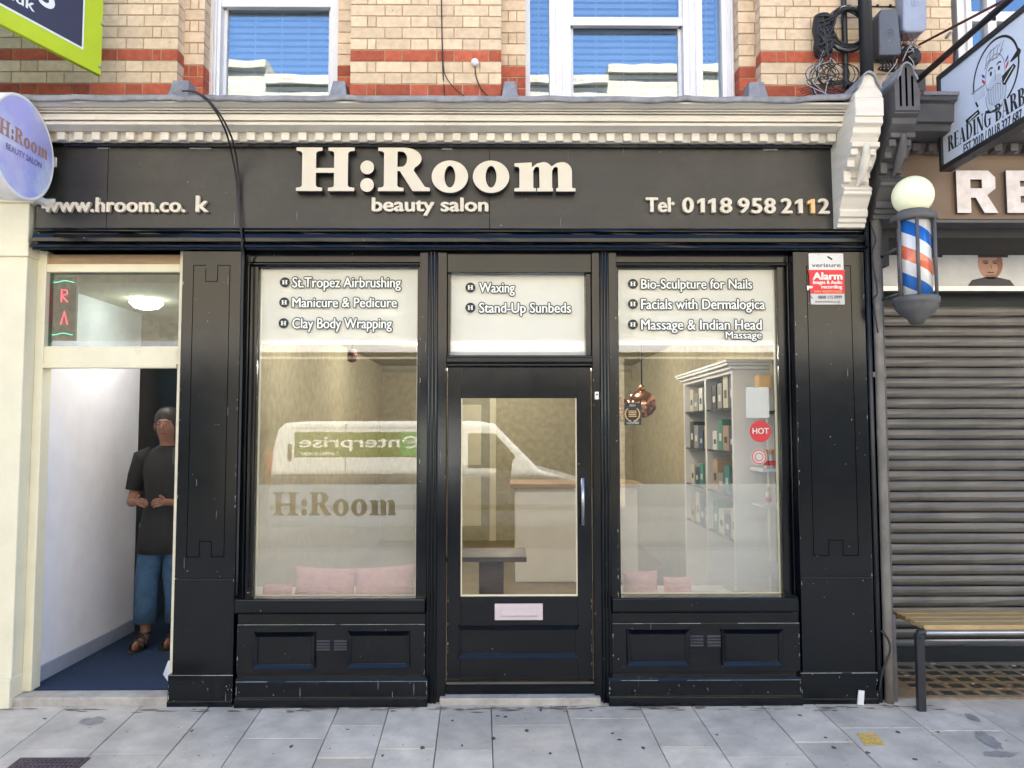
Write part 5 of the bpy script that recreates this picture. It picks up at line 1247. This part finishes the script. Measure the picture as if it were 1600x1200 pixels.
pendant(1003,632,6.0,.112,'shiny copper globe pendant lamp beside the black award sticker'); pendant(966,641,6.5,.112,'copper globe pendant half hidden behind the window post')
# white bookcase on the right wall
bk0, bk1, bzt = .62, 2.02, uz(566,.55,1145); BX = 1.54
e = empty('bookcase', (BX,1.5,.05), 'white bookcase with moulded cornice along the right salon wall', 'bookcase')
wp = M['white_paint']; mb = MB()
nb_ = 2
for k in range(nb_+1):
    y_ = bk0+(bk1-bk0)*k/nb_; mb.box(BX, IX1-.005, y_-.02, y_+.02, .05, bzt-.07, wp)
mb.box(IX1-.02, IX1-.003, bk0, bk1, .05, bzt-.07, wp); mb.box(BX,IX1-.005,bk0-.02,bk1+.02,.05,.15,wp)
mb.build('carcass', e, bevel=.003)
mb = MB(); 
for k,(d_,h0,h1) in enumerate(((.0,-.07,-.045),(.025,-.045,-.02),(.05,-.02,.0),(.06,.0,.018))): mb.box(BX-d_, IX1-.004, bk0-.02-d_, bk1+.02+d_, bzt+h0, bzt+h1, wp)
mb.build('cornice', e, bevel=.004)
shz = [bzt-.30-.30*k for k in (0,1,2,3)]
for z_ in shz: mb = MB(); mb.box(BX+.005, IX1-.02, bk0+.02, bk1-.02, z_-.012, z_, M['glass_opp']); mb.build('shelf', e)
cols = {'white':(.66,.66,.64),'black':(.03,.03,.03),'navy blue':(.03,.06,.16),'teal':(.05,.25,.22),'tan':(.45,.30,.20),'grey':(.25,.26,.27),'ivory':(.62,.56,.44)}
for k_,v_ in cols.items(): M['box_'+k_] = mat('box_'+k_.replace(' ','_'), v_, .5, var=.06)
bays = ['bay nearer the window','bay farther from the window']; rows = ['top shelf','second shelf','third shelf','lowest shelf']
for ri, z_ in enumerate(shz):
    for bi in range(nb_):
        y0 = bk0+(bk1-bk0)*bi/nb_+.05; y1 = bk0+(bk1-bk0)*(bi+1)/nb_-.05; pal = random.sample(list(cols), 4); y_ = y0
        for ci, c_ in enumerate(pal):
            wdt = (y1-y0)/4*random.uniform(.7,.95); hh = random.uniform(.13,.24); dp = random.uniform(.10,.18)
            mb = MB(); mb.box(BX+.03, BX+.03+dp, y_, y_+wdt, z_, z_+hh, M['box_'+c_]); mb.box(BX+.0292, BX+.03, y_+wdt*.25, y_+wdt*.75, z_+hh*.3, z_+hh*.55, M['box_white' if c_ in ('black','navy blue','teal','grey') else 'box_black'])
            mb.build('product_box', label='%s product box, %s, %s of bookcase' % (c_, rows[ri], bays[bi]), cat='box', group='products on the bookcase')
            y_ += (y1-y0)/4
# display shelves with bottles against the right edge of the window
e = empty('display_shelf', (1.6,.35,.05), 'white display stand with dark glass shelves at the right window edge', 'shelf')
dxa, dxb = ux(1185,.35,700), IX1-.02
for py in (642,733,790):
    mb = MB(); mb.box(dxa, dxb, .28, .52, uz(py,.3)-.02, uz(py,.3), wp if py > 700 else M['ink_black']); mb.build('shelf', e, bevel=.003)
mb = MB(); mb.box(dxb-.04, dxb, .50, .54, .05, 1.9, wp); mb.build('upright', e)
for k,(px,py,c_,lb) in enumerate(((1198,732,'ivory','ivory bottle with gold cap on the right window shelf, nearer the glass middle'),(1205,732,'white','white bottle with gold cap second from the window jamb'),(1211,732,'tan','tan bottle with gold cap closest to the right window jamb'),(1201,789,'white','small white carton bottle on the lower right window shelf'))):
    X, Z = U(px,py,.34); mb = MB(); mb.lathe((X,.34,Z), [(.016,0),(.018,.004),(.018,.075),(.010,.085),(.010,.09)], M['box_'+c_], 16); mb.lathe((X,.34,Z+.09), [(.012,0),(.012,.03),(.010,.032)], M['letter_gold'], 16)
    mb.lathe((X,.34,Z+.02),[(.0185,0),(.0185,.03)],M['plate_red'],16); mb.build('bottle', label=lb, cat='bottle', group='bottles at the window edge')
X, Z = U(1196,608,.36); mb = MB(); mb.box(X-.05,X+.03,.33,.42,Z,Z+.09,M['letter_gold']); mb.build('gift_box', bevel=.003, label='gold carton on top of the display above the white notice', cat='box')
X, Z = U(1209,600,.36); mb = MB(); mb.add([(X-.02,.36,Z-.0),(X+.05,.34,Z),(X+.05,.36,Z+.13),(X-.02,.38,Z+.13),(X-.02,.364,Z-.0),(X+.05,.344,Z),(X+.05,.364,Z+.13),(X-.02,.384,Z+.13)],[(0,1,2,3),(5,4,7,6),(0,3,7,4),(1,5,6,2),(3,2,6,7)],M['box_ivory']); mb.build('show_card', label='ivory show card leaning right of the gold carton', cat='card')
# things stuck to the inside of the right pane
SYv = GY+.0105
def sticker(px0, px1, py0, py1, m, name, label, fn=None):
    xa, xb, z0, z1 = ux(px0,SYv,py0), ux(px1,SYv,py0), uz(py1,SYv,1100), uz(py0,SYv,1100); mb = MB(); mb.box(xa, xb, SYv-.0006, SYv, z0, z1, m)
    if fn: fn(mb, fr((xa,SYv-.0006,z0)), xb-xa, z1-z0)
    mb.build(name, label=label, cat='sticker')
sticker(1165,1201,605,653,M['plate_white'],'paper_notice','blank white paper notice taped inside the right window')
def award(mb, F, W_, H_):
    for sx_ in (-1,1): ribbon(mb, [(W_/2+sx_*W_*.40*math.sin(R(a)), H_*.5-H_*.33*math.cos(R(a))) for a in range(10,150,12)], W_*.07, F, M['letter_gold'], .0003)
    for k in range(4): ribbon(mb, [(W_*.28,H_*(.40+.08*k)),(W_*.72,H_*(.40+.08*k))], H_*.045, F, M['letter_gold'], .0003)
    text(mb, '2024', fr(F(W_*.33,H_*.86)), H_*.09, M['ink_white'], width=W_*.34, w0=.0003); text(mb, 'NOMINEE', fr(F(W_*.15,H_*.05)), H_*.10, M['ink_white'], width=W_*.7, w0=.0003)
sticker(974,1002,630,664,M['ink_black'],'award_sticker','black square award sticker with gold laurel on the right window',award)
def disc(px, py, r, m, name, label, fn):
    X, Z = U(px,py,SYv); mb = MB(); mb.lathe((X,SYv,Z), [(r,-.0006),(r,0)], m, 36, 'y', False); fn(mb, fr((X,SYv-.0006,Z)), r); mb.build(name, label=label, cat='sticker')
disc(1188,674,.066,M['plate_red'],'round_sticker','red round sticker below the white notice on the right window', lambda mb,F,r: text(mb,'HOT',fr(F(-r*.72,-.015)),.036,M['ink_white'],width=r*1.5,bold=.0012,w0=.0003))
disc(1186,714,.048,M['plate_white'],'round_sticker','white round sticker with red ring under the red one', lambda mb,F,r: (ribbon(mb, arc(0,0,r*.85,r*.85,0,350,30), r*.14, F, M['plate_red'], .0003, True), ribbon(mb, arc(0,0,r*.5,r*.5,0,350,20), r*.12, F, M['plate_red'], .0003, True)))
X, Z = U(550,556,1.2); mb = MB(); mb.lathe((X,1.2,Z-.05), [(.01,0),(.035,.01),(.035,.09),(.02,.10)], M['rust'], 16); mb.tube([(X,1.2,Z+.05),(X,1.2,IC)], .006, M['ink_black'], 6); mb.build('hanging_spotlight', label='small brown spotlight hanging from the ceiling in the left window', cat='light')


# ================================================================= VAN PARKED ACROSS THE ROAD (seen mirrored in the left pane)
M['van_white'] = mat('van_white', (.74,.75,.76), .25, var=.02, coat=.5); M['van_green'] = mat('van_green', (.07,.30,.06), .35, var=.04); M['van_olive'] = mat('van_olive', (.10,.16,.03), .35, var=.04); M['tyre'] = mat('tyre', (.02,.02,.02), .8); M['tail_red'] = mat('tail_red', (.35,.02,.02), .25)
VX, VY, VZ = -3.62, -7.0, -.235
van = empty('white_van', (VX+2.5,VY-.95,VZ), 'white hire van with green sign parked across the street, mirrored in the left window', 'van')
side = [(0,.35),(.0,.95),(.06,1.55),(.13,1.84),(.24,1.94),(.6,1.97),(3.2,1.97),(3.45,1.93),(4.15,1.22),(4.85,1.02),(5.0,.85),(5.04,.35)]
Fv = lambda u,v,w_: (VX+u, VY-w_, VZ+v)
mb = MB(); mb.prism(side, 0.0, 1.9, Fv, M['van_white']); mb.build('body', van, bevel=.075, seg=4)
Fg = fr((VX, VY, VZ), (1,0,0), (0,0,1), (0,1,0))
mb = MB(); fill(mb, [[(3.05,1.25),(3.62,1.25),(3.78,1.42),(3.46,1.78),(3.05,1.78)]], Fg, M['glass_opp'], ext=.006, w0=-.001); mb.build('side_window', van)
mb = MB(); mb.add([(VX+3.52,VY-.12,VZ+1.87),(VX+3.52,VY-1.78,VZ+1.87),(VX+4.12,VY-1.78,VZ+1.27),(VX+4.12,VY-.12,VZ+1.27)],[(0,1,2,3)],M['glass_opp']); mb.build('windscreen', van)
mb = MB(); fill(mb, [[(.40,1.42),(2.40,1.42),(2.40,1.80),(.40,1.80)]], Fg, M['van_olive'], ext=.002, w0=.0); mb.build('sign_panel', van)
mb = MB(); fill(mb, [[(.40,1.42),(.40+1.95,1.42),(.40+1.95,1.80),(.40,1.80)]], Fg, M['van_olive'], w0=.003)
fill(mb, [[(2.0,1.425),(2.395,1.425),(2.395,1.795),(2.0,1.795)]], Fg, M['van_green'], w0=.004)
FvT = fr((VX+2.0, VY, VZ+1.57), (-1,0,0), (0,0,1), (0,1,0))
text(mb, 'nterprise', FvT, .17, M['ink_white'], width=1.52, bold=.006, w0=.005)
text(mb, 'rent-a-car', fr((VX+1.06, VY, VZ+1.45), (-1,0,0), (0,0,1), (0,1,0)), .065, M['ink_white'], width=.58, bold=.002, w0=.005)
FvE = fr((VX+2.16, VY, VZ+1.645), (-1,0,0), (0,0,1), (0,1,0))
ribbon(mb, arc(0,0,.10,.085,0,300,24), .03, FvE, M['ink_white'], .006)
for dz in (-.018,.0,.018): ribbon(mb, [(-.24,dz),(.10,dz)], .008, FvE, M['ink_white'], .0065)
mb.build('lettering', van)
mb = MB(); g_ = M['groove']
for u in (1.18, 2.95): mb.box(VX+u-.006, VX+u+.006, VY-.02, VY+.0012, VZ+.45, VZ+1.93, g_)
mb.box(VX+.1, VX+2.95, VY-.02, VY+.0015, VZ+1.14, VZ+1.155, g_); mb.box(VX+.05, VX+4.9, VY-.02, VY+.012, VZ+.62, VZ+.70, M['tyre']); mb.box(VX+.35,VX+2.9,VY-.02,VY+.001,VZ+1.86,VZ+1.866,g_)
mb.build('panel_seam', van)
mb = MB(); mb.box(VX+.30, VX+.36, VY-.01, VY+.02, VZ+1.38, VZ+1.62, M['tyre']); mb.box(VX+2.7,VX+2.9,VY-.01,VY+.03,VZ+1.06,VZ+1.11,M['tyre']); mb.build('handle', van, bevel=.004)
mb = MB(); mb.box(VX-.012, VX+.05, VY-.2, VY+.006, VZ+.95, VZ+1.5, M['tail_red']); mb.build('tail_lamp', van, bevel=.01)
mb = MB(); mb.box(VX+4.7, VX+4.98, VY-.3, VY+.006, VZ+.72, VZ+.92, M['plate_white']); mb.build('headlight', van, bevel=.02)
mb = MB(); mb.box(VX+3.52, VX+3.72, VY+.0, VY+.24, VZ+1.22, VZ+1.50, M['tyre']); mb.build('wing_mirror', van, bevel=.03)
for u in (.95, 4.1):
    for yy in (VY-.20, VY-1.72):
        mb = MB(); mb.lathe((VX+u, yy, VZ+.33), [(.20,-.11),(.30,-.11),(.33,-.08),(.33,.10),(.30,.13),(.20,.13)], M['tyre'], 32, 'y'); wh = mb.build('wheel', van)
        mb = MB(); mb.lathe((VX+u, yy, VZ+.33), [(.20,-.10),(.20,.10),(.15,.12),(.05,.125)], M['steel'], 24, 'y'); mb.build('rim', wh)

# ================================================================= PERSON IN THE LEFT ENTRANCE
M['skin'] = mat('skin', (.20,.095,.06), .5, var=.06); M['top_black'] = mat('top_black', (.012,.012,.014), .9, bump=1.0, bs=13); M['jeans'] = mat('jeans', (.035,.085,.16), .9, var=.3, vs=18, bump=.9, bs=16); M['hair'] = mat('hair', (.010,.008,.007), .5, bump=.6, bs=120); M['sandal'] = mat('sandal', (.015,.013,.012), .5); M['eye_white'] = mat('eye_white', (.32,.28,.25), .3)
def skin_mesh(verts, edges, rad, root=0):
    me = bpy.data.meshes.new('tmp'); me.from_pydata(verts, edges, []); o = bpy.data.objects.new('tmp', me); COL.objects.link(o)
    o.modifiers.new('s','SKIN'); sd = o.modifiers.new('b','SUBSURF'); sd.levels = sd.render_levels = 2
    if not me.skin_vertices: 
        me.attributes.new('skin_modifier','FLOAT','POINT') if False else None
        bpy.context.view_layer.objects.active = o; o.select_set(True); bpy.ops.mesh.customdata_skin_add()
    sv = me.skin_vertices[0].data
    for i, r_ in enumerate(rad): sv[i].radius = (r_[0], r_[1]) if isinstance(r_, tuple) else (r_, r_); sv[i].use_root = (i == root)
    bpy.context.view_layer.update(); m2 = bpy.data.meshes.new_from_object(o.evaluated_get(bpy.context.evaluated_depsgraph_get()))
    V = [tuple(v.co) for v in m2.vertices]; Fc = [tuple(p_.vertices) for p_ in m2.polygons]; bpy.data.objects.remove(o); bpy.data.meshes.remove(m2); return V, Fc
def loft(mb, rings, m, n=20):
    vs = []
    for (cx,cy,z,rx,ry) in rings:
        for k in range(n): a = 2*math.pi*k/n; vs.append((cx+rx*math.cos(a), cy+ry*math.sin(a), z))
    fs = [(i*n+k, i*n+(k+1)%n, (i+1)*n+(k+1)%n, (i+1)*n+k) for i in range(len(rings)-1) for k in range(n)]
    fs += [tuple(range(n-1,-1,-1)), tuple((len(rings)-1)*n+k for k in range(n))]; mb.add(vs, fs, m, smooth=True)
px0_, py0_, fz = -2.44, 1.02, .058
pr = empty('person', (px0_,py0_,fz), 'person in black top and blue cropped trousers standing half hidden in the left entrance', 'person')
B = lambda x,y,z: (px0_+x, py0_+y, fz+z)
V_ = [B(0,0,.93)]; E_ = []; Rd = [(.13,.10)]
def ch(parent, pts):
    for p_, r_ in pts: V_.append(B(*p_)); Rd.append(r_); E_.append((parent, len(V_)-1)); parent = len(V_)-1
    return parent
chest = ch(0, [((0,0,1.10),(.115,.085)),((0,.0,1.28),(.14,.095))])
nk = ch(chest, [((0,.0,1.40),.06),((0,-.01,1.45),.05)]); hd = ch(nk, [((0,-.03,1.51),(.066,.078)),((0,-.025,1.575),(.076,.092)),((0,-.015,1.63),(.062,.075))])
for sd in (-1,1):
    sh_ = ch(chest, [((sd*.16,.0,1.335),.045)])
    el = ch(sh_, [((sd*.215,.01,1.20),.045),((sd*.235,.0,1.06),.040)])
    wr = ch(el, [((sd*.20,-.12,1.02),.034),((sd*.12,-.215,1.03),.025)])
    pm = ch(wr, [((sd*.085,-.245,1.035),(.032,.018))])
    for k,(dx,dz,ln) in enumerate(((-.02,.022,.062),(-.024,.007,.070),(-.024,-.008,.066),(-.02,-.023,.052))):
        ch(pm, [((sd*(.085+dx),-.262,1.035+dz),.0088),((sd*(.085+dx-.028),-.275,1.032+dz),.008),((sd*(.085+dx-ln*.75),-.268,1.024+dz),.007)])
    ch(pm, [((sd*.085,-.262,1.068),.010),((sd*.066,-.278,1.085),.0085)])
    fx, fy = ((-.115,-.05) if sd < 0 else (.075,.02))
    kn = ch(0, [((sd*.085,.0,.80),(.085,.09)),((fx*.9,fy*.5-.02,.50),.058),((fx,fy*.8+.01,.33),.052),((fx,fy+.02,.09),.034)])
    ch(kn, [((fx-.005,fy+.01,.045),.036),((fx-.012,fy-.07,.035),(.040,.026)),((fx-.018,fy-.13,.025),(.040,.018))])
V2, F3 = skin_mesh(V_, E_, Rd); mb = MB(); mb.add(V2, F3, M['skin'], smooth=True)
Fh_ = lambda x,y,z: B(x,y,z)
mb.ball(B(0,-.116,1.55), .011, M['skin'], sz=1.7)
for sd in (-1,1): mb.ball(B(sd*.092,-.01,1.555), .02, M['skin'], sx=.4, sz=1.5)
mb.build('body', pr)
mb = MB()
for sd in (-1,1): mb.ball(B(sd*.031,-.108,1.572), (.0085), M['eye_white'], sy=.5, sz=.55); mb.ball(B(sd*.031,-.1125,1.572), .0052, M['hair'], sy=.5)
for sd in (-1,1): mb.box(*[q for pair in zip(B(sd*.032-.015,-.118,1.588),B(sd*.032+.015,-.100,1.593)) for q in pair], M['hair'])
mb.box(*[q for pair in zip(B(-.024,-.116,1.503),B(.024,-.098,1.510)) for q in pair], M['plate_red'] if False else M['rust']); mb.build('face', pr)
mb = MB(); loft(mb, [(px0_,py0_+.015,fz+1.44,.06,.05),(px0_,py0_+.02,fz+1.5,.088,.075),(px0_,py0_+.012,fz+1.58,.10,.098),(px0_,py0_+.0,fz+1.64,.092,.10),(px0_,py0_-.01,fz+1.685,.06,.065),(px0_,py0_-.01,fz+1.70,.02,.02)], M['hair']); mb.ball(B(0,.10,1.60),.05,M['hair']); mb.build('hair', pr)
mb = MB(); loft(mb, [(px0_,py0_,fz+.66,.205,.15),(px0_,py0_,fz+.80,.19,.145),(px0_,py0_,fz+.95,.165,.125),(px0_,py0_,fz+1.08,.15,.115),(px0_,py0_,fz+1.22,.172,.12),(px0_,py0_,fz+1.33,.175,.105),(px0_,py0_,fz+1.395,.11,.08),(px0_,py0_,fz+1.42,.065,.06)], M['top_black'], 28)
for sd in (-1,1): mb.tube([B(sd*.12,0,1.345),B(sd*.18,.0,1.33),B(sd*.225,.01,1.20),B(sd*.24,.005,1.10)], .06, M['top_black'], 14, [.07,.072,.062,.058])
mb.build('top', pr)
mb = MB()
for sd in (-1,1):
    fx, fy = ((-.115,-.05) if sd < 0 else (.075,.02)); mb.tube([B(sd*.08,.0,.86),B(sd*.09,.0,.70),B(fx*.92,fy*.5-.01,.50),B(fx,fy*.8+.01,.33),B(fx,fy+.02,.17)], .08, M['jeans'], 16, [.105,.10,.082,.078,.080])
mb.build('trousers', pr)
for sd in (-1,1):
    fx, fy = ((-.115,-.05) if sd < 0 else (.075,.02)); mb = MB()
    mb.prism([(x*.046*(1.05 if y < 0 else .85), y) for x,y in ((math.cos(R(a)), math.sin(R(a))*.125) for a in range(0,360,20))], -.002, .012, lambda u,v,w_: B(fx-.01+u, fy-.05+v, w_), M['sandal'])
    for yy, hh in ((-.085,.055),(-.03,.075)): mb.tube([B(fx-.01+.047*math.cos(R(a)), fy+yy, .012+hh*math.sin(R(a))) for a in range(0,181,20)], .009, M['sandal'], 6)
    mb.tube([B(fx+.042*math.cos(R(a)), fy+.02+.042*math.sin(R(a)), .10) for a in range(0,361,24)], .007, M['sandal'], 6)
    mb.build('sandal', pr)



# furniture glimpsed through the door
M['dark_wood'] = mat('dark_wood', (.07,.04,.025), .4, var=.3, vs=5, sc=(1,1,8))
e = empty('pedestal_table', (ux(768,.85,915),.85,.05), 'dark brown wooden pedestal table just inside the glazed door', 'table')
X = e.location.x
mb = MB(); mb.box(X-.085,X+.085,.77,.93,.07,.70,M['dark_wood']); mb.build('pedestal', e, bevel=.006)
mb = MB(); mb.box(X-.24,X+.24,.64,1.06,.70,.735,M['dark_wood']); mb.build('tabletop', e, bevel=.006)
mb = MB(); mb.box(X-.17,X+.17,.69,1.01,.05,.07,M['dark_wood']); mb.build('base', e, bevel=.006)
e = empty('reception_desk', (.75,3.6,.05), 'white reception desk with wooden counter deep inside the salon', 'desk')
mb = MB(); mb.box(.1,1.35,3.3,3.9,.05,1.0,M['white_paint']); mb.build('front_panel', e, bevel=.01)
mb = MB(); mb.box(.05,1.4,3.24,3.95,1.0,1.045,M['tan_wood']); mb.build('counter', e, bevel=.006)
